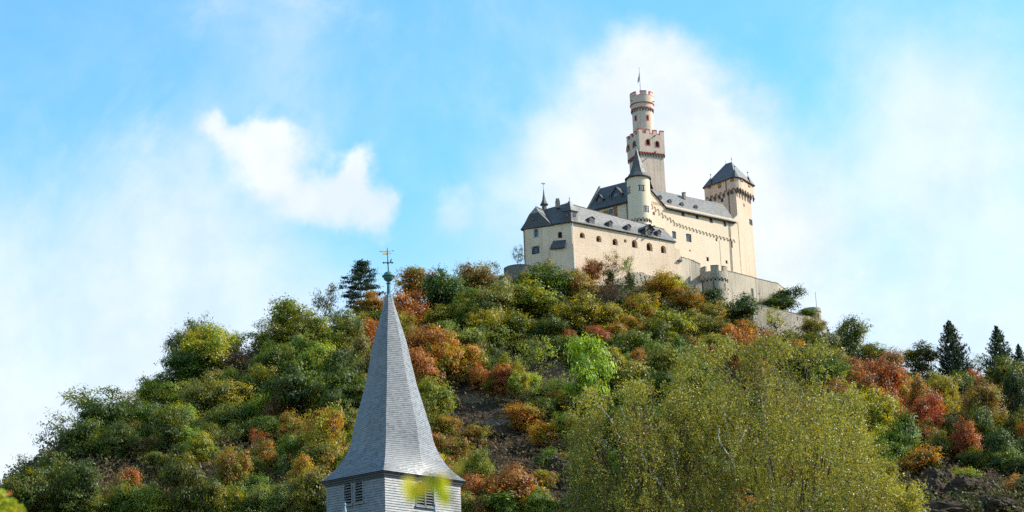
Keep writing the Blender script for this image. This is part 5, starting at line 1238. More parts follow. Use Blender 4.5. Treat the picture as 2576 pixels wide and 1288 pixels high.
# kind, centre x, centre y, width, height (picture size), colour, second colour (low left browns darkened for shade), label ('' = made from its neighbours)
TREES = '''
S 50 1182 96 100 gg te|pale airy tree at the very left end of the skyline
S 140 1100 110 135 gg ba|leaning airy tree with bare twigs reaching over the left skyline
S 228 1012 150 100 gg lg|wide see-through tree arching over the lower left skyline
S 295 1022 100 95 ol gg|
R 250 1060 110 100 dg dg|
O 200 1100 100 110 dg dg|
R 130 1190 110 90 dg ol|
R 55 1235 110 80 dg ol|
R 185 1245 110 90 dg te|
S 235 1125 70 90 g lg|light thin tree against the dark lower left wood
R 392 985 90 75 yl lg|golden green tree filling the notch in the left skyline
O 365 1085 60 100 g dg|
R 373 1140 60 60 br ol|brown-tinged tree in the shaded left slope
R 312 1216 62 76 ru br|dark rust-coloured tree low on the shaded left slope
R 285 1262 60 50 br ol|
R 381 1264 76 64 lg yl|sunlit yellow-green tree at the bottom edge, left quarter
R 184 1264 90 60 ol dg|
R 300 1120 80 90 dg dg|
R 430 1075 80 80 dg ol|
R 330 1050 80 80 dg g|
R 460 1057 72 60 yl lg|yellow-tipped layered tree in the left wood
R 658 1001 55 55 li yl|bright lemon-green tree top in the middle of the left wood
R 707 1018 66 95 ru br|withered brick-brown tree in the middle of the left wood
S 516 1032 34 54 ru br|
R 632 1028 90 60 g dg|
S 574 1104 70 66 gg g|
R 506 1132 68 84 yl g|dense golden-green bush standing alone in the dark left slope
R 562 1034 90 74 ol gg|
R 681 1069 110 56 g gg|
S 651 1104 54 54 ru rd|small withered reddish shrub on the bare patch of the left wood
R 663 1134 58 54 ol or|
R 723 1127 84 78 g lg|
R 816 1078 92 110 yl or|golden-orange tree left of the lower spire
R 776 1078 64 64 or ol|
R 775 1118 62 60 g dg|
R 828 1146 62 72 yl or|
R 800 1152 84 66 ol gg|
T 560 1185 80 110 ba ol|
R 585 1175 80 90 ol or|
R 765 1194 68 62 yl or|
R 651 1221 84 62 g dg|
S 721 1190 54 90 gg g|
H 785 1248 110 100 ol br|big brownish olive bush touching the left side of the belfry
R 569 1256 84 66 yl g|
R 655 1272 90 54 lg gg|
R 460 1216 84 110 ol dg|
R 436 1186 44 54 te dg|
R 614 1232 40 44 or ol|
R 522 1251 74 74 ol dg|
R 505 830 80 62 gg dg|grey-green crown topping the first big skyline clump on the left
R 456 872 64 84 gg te|
R 526 872 104 104 lg yl|bright yellow-green tree in front of the left skyline clump
R 586 862 54 54 g lg|
R 480 926 104 76 dg g|
R 424 956 74 56 dg te|
T 596 902 150 84 ba ba|grey-mauve leafless thicket on the upper left slope
R 736 806 112 96 ol g|large rounded olive tree on the skyline left of the pine
S 668 826 66 62 te dg|
R 678 862 104 56 yl ol|
R 783 836 92 72 ol lg|
S 818 768 78 112 ba gg|thin half-bare tree on the skyline just left of the pine
S 850 796 62 66 gg lg|
R 818 890 92 84 yl lg|sunlit golden tree above the left wood's dark hollow
R 856 872 60 62 ol yl|
R 760 876 74 56 g gg|
R 692 898 92 64 g ol|
R 736 956 124 94 te g|glossy deep green tree in the upper middle of the left wood
R 655 942 84 64 g ol|
R 578 975 94 56 yl ol|
R 515 984 92 64 ol gg|
R 445 990 92 64 ol g|
R 853 920 64 90 dg dg|
R 874 975 90 74 g dg|
R 876 835 76 84 dg ol|
P 911 714 112 124 nd nd|dark spreading pine on the skyline left of the spire's tip
R 936 762 74 62 or ol|
R 906 804 92 62 ol yl|
R 932 838 64 62 ru or|
R 915 880 66 84 ol br|
R 1029 768 90 84 ru or|russet dome-shaped tree right of the spire's tip
R 1050 706 92 58 ol or|
R 1112 726 108 88 g te|fresh green domed tree on the skyline right of the spire
H 1110 800 84 58 ol yl|
H 1162 825 42 34 te te|small clipped-looking dark green bush below the skyline
R 1080 858 112 84 or ru|large orange tree right of the upper spire
R 1128 880 80 80 or yl|
R 1062 912 84 76 or ru|
R 1014 818 54 54 yl or|
R 1098 996 92 76 yl g|golden green tree close right of the middle of the spire
R 1116 1070 62 54 yl or|
R 1185 918 64 74 or yl|bright orange tree at the left edge of the clearing
R 1206 950 54 60 or rd|
R 1268 960 58 74 or rd|flame-orange tree in the middle of the clearing
R 1304 940 50 60 yl lg|
H 1234 848 92 64 gg g|
H 1250 904 44 38 te g|
S 1345 900 96 112 gg lg|feathery grey-green tree in the clearing left of the lime one
O 1482 905 98 114 li li|vivid lime green tree in the middle of the slope
H 1494 962 34 40 te dg|ivy-dark bush at the foot of the lime green tree
H 1569 874 88 60 gg g|grey-green domed shrub right of the lime green tree
R 1508 850 56 46 rd ru|deep red tree above the lime green tree
R 1433 856 30 40 rd ru|small red bush up left of the lime green tree
R 1478 838 38 30 rd ru|
H 1396 878 84 54 gg dg|
R 1614 900 38 44 ru or|
H 1564 938 104 72 yl gg|
R 1582 908 28 30 li lg|
H 1388 972 92 50 g gg|
S 1156 938 68 66 gg ol|
R 1324 758 132 92 g yl|broad green tree below the left castle wing
R 1257 756 84 72 gg ol|
R 1377 712 134 104 dg g|dark green tree mass hugging the foot of the lower castle wing
S 1369 672 62 44 yl gg|
R 1457 714 82 90 ol or|
R 1492 680 54 60 ru br|reddish brown tree against the middle of the lower wing's wall
S 1542 672 50 82 br ol|thin brown sapling rising against the lower wing's wall
H 1534 694 30 38 te dg|
S 1586 676 44 74 lg gg|slender light green sapling against the lower wing's wall
H 1588 702 24 38 te dg|
T 1537 736 104 84 ru ba|leafless mauve-brown bush under the lower wing's wall
R 1204 700 94 74 ol br|
S 1158 684 56 54 ol gg|
S 1236 674 60 50 gg g|
R 1257 718 62 62 ol br|
S 1304 645 34 60 g gg|small green tree peeping out behind the left castle corner
R 1233 806 84 56 yl ol|
R 1297 818 94 84 dg yl|
R 1457 794 134 92 yl dg|
R 1537 790 92 82 ol yl|
R 1588 818 78 62 or ol|
R 1617 766 82 92 yl or|golden tree below the right half of the lower wing
R 1666 718 84 78 yl or|golden orange tree touching the wall left of the battlemented turret
R 1704 716 54 54 yl g|
R 1729 754 84 62 or ol|
R 1685 792 104 84 yl dg|
H 1789 752 78 56 te dg|dark shrub at the foot of the battlemented turret
H 1869 788 98 92 te dg|domed dark bluish green bush right of the battlemented turret
R 1789 786 84 58 ol or|
R 1789 822 92 64 ol dg|
R 1868 820 64 44 or ol|
R 1829 844 64 54 or ru|
R 1869 856 84 72 ru or|russet tree just above the large birch
R 1925 858 56 46 rd ru|brick red tree under the outer rampart
R 1809 868 72 54 yl ol|
S 1955 806 58 74 lg yl|pale yellow sapling in front of the outer rampart
R 1995 856 56 44 dg ol|
T 1717 836 64 62 ba ru|
R 1683 836 44 44 lg yl|
R 1627 862 60 50 g lg|
R 1709 872 54 62 g te|
R 1709 896 48 44 yl lg|
H 1982 752 84 66 te dg|dark bushy thicket on top of the outer rampart
H 1942 764 84 28 te dg|
H 2030 788 60 26 te g|
R 2049 818 58 50 br ol|brown bush before the small far right bastion
R 2139 845 90 84 dg gg|dark oak-like tree on the skyline right of the bastion
R 2204 890 64 56 dg ol|
R 2244 910 78 66 ru br|
R 2321 901 78 70 dg ol|rounded dark olive tree on the skyline left of the tall fir
C 2402 868 86 134 nd nd|tallest fir on the right skyline
C 2521 868 78 104 nd te|second fir on the skyline near the right edge
C 2572 902 44 84 nd nd|fir cut off by the right edge of the picture
S 2465 915 54 54 lg gg|
R 2535 933 84 74 dg ol|
R 2155 932 92 64 ru br|
R 2192 950 84 74 ru rd|
R 2157 978 84 64 ru br|
R 2236 960 84 74 ru rd|
R 2244 1026 64 76 rd ru|vivid brick red tree right of the large birch
R 2286 968 48 36 or yl|
R 2274 948 64 44 dg g|
R 2356 952 64 50 ol yl|
O 2426 968 62 84 g te|
R 2451 954 40 62 rd ru|dark crimson tree under the gap between the two tall firs
R 2384 980 74 64 yl ol|
R 2321 988 54 64 or br|
B 2304 1012 66 90 ba ba|pale dead tree with bare branches on the right slope
R 2346 1042 74 74 rd ru|
S 2409 1036 66 84 yl ol|
R 2477 1026 92 84 ol br|
R 2500 998 64 44 or yl|
C 2526 1040 66 130 nd te|dark slim fir standing low on the right slope
R 2570 990 64 120 dg nd|
R 2209 1038 112 84 yl g|golden green tree beside the right flank of the large birch
R 2274 1096 92 84 g dg|
R 2220 1100 64 66 yl lg|
R 2439 1096 58 62 rd or|round scarlet tree on the lower right slope
R 2395 1131 54 56 ru rd|
R 2352 1139 36 30 or or|
R 2322 1168 112 76 dg or|
R 2421 1196 68 50 yl li|bright yellow bush on top of the dark crag
R 2560 1213 56 64 or ru|orange tree at the right edge low down
R 2538 1152 68 74 g te|
T 2499 1200 84 64 ba gg|
R 2235 1144 74 54 lg yl|
R 2473 1087 74 110 dg te|
R 1315 1032 78 64 or yl|orange tree in the steep gully
R 1365 1077 68 54 or yl|
R 1380 1143 54 54 te g|bluish green bush low in the dark gully
R 1426 1148 54 38 yl or|
R 1294 1204 128 88 ru or|large coppery tree right of the belfry
R 1193 1082 68 50 or ol|
R 1142 1124 74 64 ol or|
R 1203 1163 64 64 yl g|
R 1188 1224 74 64 ru or|
R 1370 1209 54 50 yl or|
H 1294 1266 170 60 ol lg|
R 1406 1000 74 64 yl or|
R 1426 1068 64 74 g yl|
S 1325 992 54 50 gg g|
H 1660 905 60 40 gg ol|
H 1640 935 70 50 g gg|
R 1720 925 60 50 lg gg|
H 1620 960 80 50 gg te|
R 1990 885 80 55 or ol|
R 2060 870 90 60 ol dg|
R 2110 905 70 60 ol gg|
R 1330 705 60 50 ol gg|
R 1195 760 80 60 ol g|
R 1175 790 70 50 g yl|
R 1390 830 90 70 dg g|
R 1450 830 60 40 dg g|
H 1320 855 90 40 gg ol|
H 1340 870 60 36 gg ol|
R 990 900 70 80 ru or|
R 1070 1040 50 60 ol g|
R 880 1050 50 60 ol g|
R 905 930 50 70 dg ol|
H 1160 870 60 40 gg g|
H 1205 880 50 36 ol br|
'''
LAND = [("the spire's tip", 975, 750), ('the gilded weather vane', 972, 640), ('the upper spire', 975, 880), ('the middle of the spire', 975, 1000), ('the belfry', 990, 1215), ('the round grey bastion', 1308, 700), ('the battlemented turret', 1796, 710), ('the far right bastion', 2043, 790),
        ('the big dark crag', 2370, 1240), ('the lower castle wing', 1560, 650)]
SHORT = {}
rows_ = []
for ln in TREES.strip().splitlines():
    a, lab = ln.split('|'); k, *r = a.split(); rows_.append([k] + [float(x) for x in r[:4]] + r[4:6] + [lab])
named = [r for r in rows_ if r[7]]
def short(l):
    w_ = l.split(); 
    for stop in ('on', 'in', 'at', 'left', 'right', 'against', 'below', 'under', 'above', 'standing', 'rising', 'touching', 'filling', 'before', 'reaching', 'topping', 'hugging', 'beside', 'close', 'just', 'low', 'peeping', 'of', 'with'):
        if stop in w_[2:]: w_ = w_[:2 + w_[2:].index(stop)]
    return ' '.join(w_)
cnt = {}
for r in named: cnt[short(r[7])] = cnt.get(short(r[7]), 0) + 1
anch = [('the ' + short(r[7]), r[1], r[2]) for r in named if cnt[short(r[7])] == 1] + LAND
used_l = set(r[7] for r in named)
def rel(dx, dy):
    a = math.degrees(math.atan2(dy, dx)) % 360; return ['right of', 'below and right of', 'below', 'below and left of', 'left of', 'above and left of', 'above', 'above and right of'][int((a + 22.5) // 45) % 8]
def auto_label(r):
    k, cx, cy, w_, h_, c1, c2, _ = r; cw = CW[c1] if c1 == c2 or c2 in ('ba',) else CW[c1] + ' and ' + CW[c2]
    sz = 'small ' if max(w_, h_) < 52 else ('large ' if max(w_, h_) > 92 else '')
    ds = sorted(anch, key=lambda a: math.hypot(cx - a[1], cy - a[2]))[:7]
    for a in ds:
        for pre in ('just ', ''):
            d = math.hypot(cx - a[1], cy - a[2])
            if d < 8 or (pre and d > 85) or (not pre and d < 85): continue
            l = sz + cw + ' ' + KW[k][2] + ' ' + pre + rel(cx - a[1], cy - a[2]) + ' ' + a[0]
            if l not in used_l and len(l.split()) <= 16: used_l.add(l); return l
    return None
# smaller trees and shrubs filling in between, coloured like their neighbours, darkened on the left as painted shade
rg = np.random.default_rng(5); fill = []
def hillmask(px, v):
    rv, _ = ridge(px); return v > rv + 22
occl = lambda px, v: (abs(px - 985) < (12 + max(0, v - 740) * .22) and v > 740) or (820 < px < 1160 and v > 1170)
tries = 0
while len(fill) < 170 and tries < 20000:
    tries += 1; px = rg.uniform(-30, 2600); v = rg.uniform(740, 1330)
    if not hillmask(px, v) or occl(px, v): continue
    if fieldv(np.array([px]), np.array([v]), BARE)[0] > .45 or fieldv(np.array([px]), np.array([v]), DRY)[0] > .4: continue
    if 1500 < px < 2130 and v > 1010 or 1500 < px < 1760 and v > 960 or 1760 < px < 2100 and v > 900: continue
    s = rg.uniform(46, 84)
    if any(math.hypot((px - r[1]) / (r[3] + s), (v - r[2]) / (r[4] + s)) < .27 for r in rows_ + fill): continue
    if px > 2250 and v > 1175 or 1880 < px < 2110 and v < 870 or (1280 < px < 1840 and v < 760): continue
    near = sorted(rows_, key=lambda r: math.hypot(px - r[1], v - r[2]))[:3]; nb = near[rg.integers(0, 3)]
    c1, c2 = nb[5], near[0][6]
    if rg.random() < .6: c1 = ['g', 'ol', 'dg', 'yl', 'lg', 'gg', 'g'][rg.integers(0, 7)]
    if px > 2110 and rg.random() < .6: c1 = ['ru', 'or', 'rd', 'br'][rg.integers(0, 4)]
    if rg.random() < .5: c2 = ['g', 'ol', 'dg', 'ol'][rg.integers(0, 4)]
    if px < 640 and c1 in ('or', 'ru', 'br', 'yl'): c1 = 'ol' if rg.random() < .5 else 'dg'  # left slope: its shade is put into darker leaf colours
    if px < 640 and c2 in ('or', 'ru', 'rd'): c2 = 'dg'
    if c1 in ('nd', 'li', 'ba', 'rd'): c1 = 'ol'
    if c2 in ('nd', 'li', 'ba', 'rd'): c2 = 'dg'
    r = ['H' if rg.random() < .3 else 'R', px, v, s, s * rg.uniform(.7, 1.0), c1, c2, '']
    l = auto_label(r)
    if l: r[7] = l; fill.append(r)
for r in rows_:
    if not r[7]: r[7] = auto_label(r) or (('small ' if r[3] < 60 else '') + CW[r[5]] + ' ' + KW[r[0]][2] + ' near ' + min(anch, key=lambda a: math.hypot(r[1] - a[1], r[2] - a[2]))[0])
ctr_ = {}
def put_tree(r, i):
    k, cx, cy, w_, h_, c1, c2, lab = r
    near_c = 1270 < cx < 2110 and cy < 845
    sky_ = cy - h_ * .5 < float(ridge(cx)[0]) - 25
    if k in 'ROH' and not near_c:
        w_ *= 1.1; q_h = (1.25 if sky_ else 1.65) if k != 'H' else 1.3; fx_, fy_ = np.array([cx]), np.array([cy + h_ * .8]); q_h = 1.12 if (cx > 2285 and cy > 1120) or max(fieldv(fx_, fy_, BARE)[0], fieldv(fx_, fy_, DRY)[0]) > .5 else q_h; cy += h_ * (q_h - 1.06) / 2; h_ *= q_h
    if k in 'ROH' and near_c: h_ *= 1.05; cy += h_ * .05
    rv = float(ridge(cx)[0]); vb = cy + h_ * (.5 if k in 'HT' else .6); vtop = cy - h_ / 2
    if k == 'C': w_ *= 1.45; h_ *= 1.1; cy += h_ * .05
    if k in 'CPB': vb = cy + h_ / 2
    onwall = {(1982, 752): 452, (1942, 764): 449, (2030, 788): 458, (1304, 645): 432}.get((int(r[1]), int(r[2])))
    if onwall: g = VY(cx, vb, onwall)
    elif vb < rv + 4: g = ground_at(cx, rv + 4); g = g if k != 'P' else g; vb = rv + 4
    else: g = ground_at(cx, vb)
    km = PXM(g); H_ = (vb - vtop) / km; W_ = w_ / km
    P = PROTO[k]; j = ctr_.get(k, 0); ctr_[k] = j + 1; me, ms = P[j % len(P)]
    root = bpy.data.objects.new(KW[k][0], None); COL.objects.link(root); root.location = g - Vector((0, 0, .25)); root.rotation_euler = (0, 0, rg.uniform(0, 6.28)); root.scale = (W_, W_, H_ * 1.03)
    tag(root, lab, KW[k][1], 'shrubs on the hillside' if KW[k][1] == 'shrub' else 'trees on the hillside')
    cr = bpy.data.objects.new('foliage' if KW[k][1] == 'shrub' else 'crown', me); COL.objects.link(cr); cr.parent = root
    f1, f2 = rg.uniform(.8, 1.25), rg.uniform(.8, 1.25); hs_ = rg.uniform(-.12, .12)
    a, b_ = PAL[c1], PAL[c2]
    cr.color = (a[0] * f1 * (1 + hs_), a[1] * f1, a[2] * f1, 1); cr['tint2'] = [b_[0] * f2 * (1 + hs_), b_[1] * f2, b_[2] * f2]
    tr = bpy.data.objects.new('stems' if KW[k][1] == 'shrub' else 'trunk', ms); COL.objects.link(tr); tr.parent = root
for i, r in enumerate(rows_ + fill): put_tree(r, i)
print('TREES', len(rows_), len(fill), 'unique', len(set(r[7] for r in rows_ + fill)))

# ---------------- undergrowth, fallen leaves and dry grass on the slope: nobody could count it
def scatter(name, n_, size, seed, keep, colf, up=.35, label=None, hfac=1.0):
    rg = np.random.default_rng(seed); px = rg.uniform(-60, 2640, n_ * 3); t = rg.uniform(0, 1, n_ * 3); P = []; vv = []
    rv, ry = ridge(px); vf = np.maximum(VF, rv + 60); v = vf + (rv - vf) * t; y = YF + (ry - YF) * t ** 1.08
    fn, rn, un = np.array(_f), np.array(CR), np.array(CU)
    D = fn + rn * ((px - 1288) / F)[:, None] - un * ((v - 644) / F)[:, None]; P = D * (y / D[:, 1])[:, None]
    P[:, 2] += bump(P[:, 0], P[:, 1]) * np.clip((1 - t) * 6, 0, 1)
    k = keep(px, v, P, rg); P = P[k][:n_]; px = px[k][:n_]; v = v[k][:n_]; m_ = len(P)
    cl = fbm(P[:, 0] * .5, P[:, 1] * .5, 3, 4); P[:, 2] += rg.uniform(0, 1, m_) * (up + 2.2 * up * np.clip(cl - .4, 0, 1) * 2) * hfac
    Nn = unit(rg.normal(size=(m_, 3)) * .8 + np.array([.2, -.5, .5]))
    me = leaf_mesh(name, P, Nn, size, rg.uniform(0, 1, m_), rg.uniform(0, 1, m_), M_SCR, 1.5, rg)
    cr = colf(px, v, P, rg).astype(np.float32); at_ = me.attributes.new('tone', 'FLOAT_COLOR', 'FACE'); at_.data.foreach_set('color', np.concatenate([cr, np.ones((m_, 1), np.float32)], 1).ravel())
    o = bpy.data.objects.new(name, me); COL.objects.link(o); tag(o, kind='stuff'); o['label'] = label; o['category'] = name.replace('_', ' '); return o
M_SCR = bpy.data.materials.new('scrub_leaves'); M_SCR.use_nodes = True; q = N(M_SCR.node_tree)
cc = q.new('ShaderNodeAttribute', attribute_name='tone').outputs['Color']; b = q.new('ShaderNodeBsdfPrincipled', inp={0: cc, 'Roughness': .7, 'Specular IOR Level': .2}); t = q.new('ShaderNodeBsdfTranslucent', inp={0: cc}); mx = q.new('ShaderNodeMixShader', inp={0: .25, 1: b.outputs[0], 2: t.outputs[0]}); q.new('ShaderNodeOutputMaterial', inp={0: mx.outputs[0]})
def colscrub(px, v, P, rg):
    n_ = fbm(P[:, 0] * .12, P[:, 1] * .12, 4, 1)[:, None]; m_ = len(px)
    A, B, C3 = np.array([.07, .095, .02]), np.array([.13, .115, .035]), np.array([.12, .07, .035]); r = rg.uniform(0, 1, (m_, 1))
    bz = fieldv(px, v, BARE)[:, None]; A = A * (1 - bz * .5) + np.array([.06, .045, .03]) * bz * .5; r = r * (1 - .6 * bz)
    c = A * (1 - np.clip(n_ * 2 - .5, 0, 1)) + B * np.clip(n_ * 2 - .5, 0, 1); c = np.where(r < .25, C3, c); return c * rg.uniform(.6, 1.5, (m_, 1))
scatter('undergrowth', 190000, .44, 1, lambda px, v, P, rg: (fieldv(px, v, BARE) + fieldv(px, v, DRY)) < rg.uniform(.2, 1.6, len(px)), colscrub, 1.7, 'mixed brown and olive undergrowth covering the slope between the trees')
scatter('dry_grass', 14000, .34, 2, lambda px, v, P, rg: fieldv(px, v, DRY) > rg.uniform(.15, .9, len(px)), lambda px, v, P, rg: np.array([.34, .25, .14]) * rg.uniform(.5, 1.3, (len(px), 1)), .5, 'straw-coloured dry grass on the open patches of the slope')

# ---------------- woodland that the birches hide and that runs on past the picture's edges: one mass
rg = np.random.default_rng(17); WC = []; WN = []; WT = []
def mesh_quads(me):
    a = np.empty(len(me.vertices) * 3, np.float32); me.vertices.foreach_get('co', a); return a.reshape(-1, 4, 3)
QC = [mesh_quads(PROTO['R'][i][0]) for i in range(4)]
spots = []
for _ in range(4000):
    if len(spots) > 105: break
    px = rg.choice([rg.uniform(1560, 2110), rg.uniform(1560, 2110), rg.uniform(2610, 3300), rg.uniform(-650, -60)]); v = rg.uniform(900, 1330)
    if px < 2200 and px > 0 and (v < 945 or (px < 1660 and v < 1030) or (px > 2040 and v < 1000)): continue
    if not hillmask(px, v): continue
    if any(math.hypot(px - a, (v - b_) * 1.1) < 52 for a, b_ in spots): continue
    spots.append((px, v))
VQ = []; TN = []
for i, (px, v) in enumerate(spots):
    g = ground_at(px, v + 30); km = PXM(g); W_, H_ = rg.uniform(80, 110) / km, rg.uniform(90, 125) / km; a = rg.uniform(0, 6.28); c, s_ = math.cos(a), math.sin(a)
    qd = QC[i % 4][rg.random(len(QC[i % 4])) < .55]; ct_ = qd.mean(1, keepdims=True); qd = ct_ + (qd - ct_) * 1.25
    x = (qd[..., 0] * c - qd[..., 1] * s_) * W_ + g.x; y = (qd[..., 0] * s_ + qd[..., 1] * c) * W_ + g.y; z = qd[..., 2] * H_ + g.z
    VQ.append(np.stack([x, y, z], -1)); col = np.array(PAL[['g', 'ol', 'dg', 'yl', 'g', 'ru', 'or', 'gg'][rg.integers(0, 8)]]); TN.append(col * rg.uniform(.7, 1.35, (len(qd), 1)))
VQ = np.concatenate(VQ).astype(np.float32); TN = np.concatenate(TN); n_ = len(VQ)
me = bpy.data.meshes.new('woodland'); me.vertices.add(4 * n_); me.vertices.foreach_set('co', VQ.ravel()); me.loops.add(4 * n_); me.loops.foreach_set('vertex_index', np.arange(4 * n_, dtype=np.int32))
me.polygons.add(n_); me.polygons.foreach_set('loop_start', np.arange(0, 4 * n_, 4, dtype=np.int32)); me.polygons.foreach_set('loop_total', np.full(n_, 4, dtype=np.int32))
at_ = me.attributes.new('tone', 'FLOAT_COLOR', 'FACE'); at_.data.foreach_set('color', np.concatenate([TN, np.ones((n_, 1))], 1).astype(np.float32).ravel()); me.materials.append(M_SCR); me.update(calc_edges=True)
o = bpy.data.objects.new('woodland', me); COL.objects.link(o); tag(o, 'mass of mixed woodland on the slope glimpsed behind the birches', 'woodland', None, 'stuff')
# ================================================================== nearer trees
M_BIRCHL = leafmat('birch_leaves', .4, .42, .4, .6, 1.45, .4)
mt, q, b = mat('birch_bark', .7, .25)
nz = q.noise(pos(q, (3, 3, 9)), 1.5, 4, .6).outputs[0]; q.l.new(q.mix(q.ramp(nz, .56, .64), (.62, .57, .49, 1), (.07, .055, .045, 1)), b.inputs[0]); M_BIRCH = mt
mt, q, b = mat('birch_twig', .8, .2); b.inputs[0].default_value = (.085, .045, .03, 1); M_BTW = mt
def birch(name, label, env, y0, dep, stems, n_tw, seed, base_px, off_):
    """env: list of (px, top v); crown fills below the envelope, hanging twigs with small leaves"""
    rg = np.random.default_rng(seed); EX = [e[0] for e in env]; EV = [e[1] for e in env]
    base = VY(base_px, 1700, y0); base.z = -2.2
    root = thing(name, label, 'tree', base)
    xs = rg.uniform(EX[0], EX[-1], n_tw * 2); tv = np.interp(xs, EX, EV) + (fbm(xs * .03, xs * 0 + seed, 3, 1) - .5) * 70; vv = tv + (rg.uniform(0, 1, n_tw * 2) ** 1.05) * (1500 - tv)
    half = (EX[-1] - EX[0]) / 2; cxm = (EX[0] + EX[-1]) / 2; edge = np.sqrt(np.clip(1 - ((xs - cxm) / (half * 1.06)) ** 2, 0.03, 1)); topf = np.clip((vv - tv) / 160, .12, 1) ** .5
    yy = y0 + rg.uniform(-1, 1, n_tw * 2) * dep * edge * topf
    # gaps and clumps
    cl = fbm(xs * .02 + seed, vv * .02 + yy * .25, 3, 2); keep = cl > rg.uniform(.34, .64, n_tw * 2); xs, vv, yy = xs[keep][:n_tw], vv[keep][:n_tw], yy[keep][:n_tw]; cl_k = fbm(xs * .012 + 5, vv * .016 + yy * .2, 3, 3); m_ = len(xs)
    fn, rn, un = np.array(_f), np.array(CR), np.array(CU); D = fn + rn * ((xs - 1288) / F)[:, None] - un * ((vv - 644) / F)[:, None]; P = D * (yy / D[:, 1])[:, None]
    cx3 = np.array([P[:, 0].mean(), y0]); outw = P[:, :2] - cx3; outw = outw / np.maximum(.5, np.linalg.norm(outw, axis=1, keepdims=True))
    C = []; TI = []; HU = []; NN = []; tw = []
    for i in range(m_):
        L = rg.uniform(.35, 1.15); d = np.array([outw[i, 0] * rg.uniform(.0, .5), outw[i, 1] * .3, -rg.uniform(.55, 1.0)]) + rg.normal(size=3) * .15; topd = vv[i] - np.interp(xs[i], EX, EV)
        if topd < 45: d[2] = rg.uniform(-.2, .7); L *= .55
        s0 = P[i]; nl = int(rg.integers(16, 30)); lt_ = (cl_k[i] - .5) * 1.1 + rg.normal() * .1; s = rg.uniform(0, 1, nl)[:, None]; d = unit(d)
        pts = s0 + d * L * s + np.array([0, 0, -.25]) * (s ** 2) * L + rg.normal(size=(nl, 3)) * .045
        C.append(pts); NN.append(unit(rg.normal(size=(nl, 3)) + np.array([.25, -.35, .1]))); TI.append(np.clip(rg.normal(.45, .15, nl) + lt_, 0, 1)); HU.append(np.full(nl, rg.uniform(0, 1)) * .5 + rg.uniform(0, .5, nl))
        if i % 4 == 0: e = s0 + d * L; tw.append(([Vector(s0 - base), Vector(s0 + d * L * .5 + [0, 0, .02] - np.array(base)), Vector(e + [0, 0, -.25 * L] - np.array(base))], [.007, .005, .003]))
    C = np.concatenate(C) - np.array(base)
    me = leaf_mesh('crown', C, np.concatenate(NN), .053, np.concatenate(TI), np.concatenate(HU), M_BIRCHL, 1.15, rg)
    o = bpy.data.objects.new('crown', me); COL.objects.link(o); o.parent = root; o.color = (.31, .305, .052, 1); o['tint2'] = [.18, .195, .034]
    ms = stem_mesh('twigs', tw, M_BTW, 3); o = bpy.data.objects.new('twigs', ms); COL.objects.link(o); o.parent = root
    name_front = n_tw > 5000
    # white stems: each is a polyline of picture positions with a distance and a radius
    for pl in stems:
        fr = min(y for _, _, y, _ in pl) < 58.5 and name_front; pts = [VY(a, b_, y + (.5 if fr else off_)) - base for a, b_, y, r in pl]; rad = [r * (.6 if fr else .55) for *_, r in pl]
        sm = []; sr = []
        for i in range(len(pts) - 1):
            for k in range(4):
                t = k / 4; jit = Vector(rg.normal(size=3) * .02); sm.append(pts[i].lerp(pts[i + 1], t) + jit); sr.append(rad[i] * (1 - t) + rad[i + 1] * t)
        sm.append(pts[-1]); sr.append(rad[-1]); ms = stem_mesh('trunk', [(sm, sr)], M_BIRCH, 7)
        o = bpy.data.objects.new('trunk' if pl[0][3] > .09 else 'limb', ms); COL.objects.link(o); o.parent = root
    # fine limbs fanning up into the crown
    lb = []
    for i in range(230):
        j = rg.integers(0, m_); p = P[j] - np.array(base); q0 = p + np.array([(cx3[0] - P[j, 0]) * .22, (y0 - P[j, 1]) * .2, -rg.uniform(.6, 1.8)]); lb.append((bent(q0, p, .06, rg, 4), [.028, .022, .017, .012, .006]))
    ms = stem_mesh('branches', lb, M_BTW, 4); o = bpy.data.objects.new('branches', ms); COL.objects.link(o); o.parent = root
envR = [(1640, 1180), (1672, 1030), (1700, 950), (1722, 905), (1750, 895), (1765, 872), (1800, 882), (1830, 870), (1860, 866), (1890, 878), (1905, 858), (1935, 852), (1960, 868), (2000, 865), (2020, 890), (2050, 880), (2075, 905), (2110, 915), (2125, 960), (2150, 1000), (2165, 1060), (2185, 1100), (2205, 1170), (2225, 1215), (2262, 1225), (2300, 1255), (2312, 1330)]
envL = [(1444, 1180), (1450, 1010), (1470, 985), (1500, 978), (1530, 1000), (1560, 965), (1600, 975), (1640, 962), (1670, 985), (1700, 1000), (1740, 1020), (1800, 1120), (1840, 1280)]
birch('birch_tree', 'largest birch, a broad weeping yellow-green dome in the right foreground', envR, 62, 4.2,
      [[(2010, 1700, 62, .16), (1960, 1400, 61.5, .12), (1935, 1180, 61, .09), (1925, 1080, 60.5, .06), (1912, 980, 60, .035)],
       [(1880, 1700, 62, .12), (1862, 1380, 61.5, .09), (1845, 1165, 59, .065), (1830, 1085, 59, .045), (1815, 1000, 61, .025)],
       [(1845, 1160, 58.6, .05), (1812, 1115, 58.3, .038), (1808, 1075, 58.3, .025)], [(1846, 1150, 58.6, .045), (1862, 1110, 58.3, .03), (1878, 1080, 58.5, .02)],
       [(1935, 1180, 61, .05), (1990, 1080, 60, .035), (2020, 980, 60, .018)], [(1960, 1400, 61.5, .07), (2060, 1230, 61, .045), (2110, 1110, 61, .02)]], 8600, 81, 2010, 1.6)
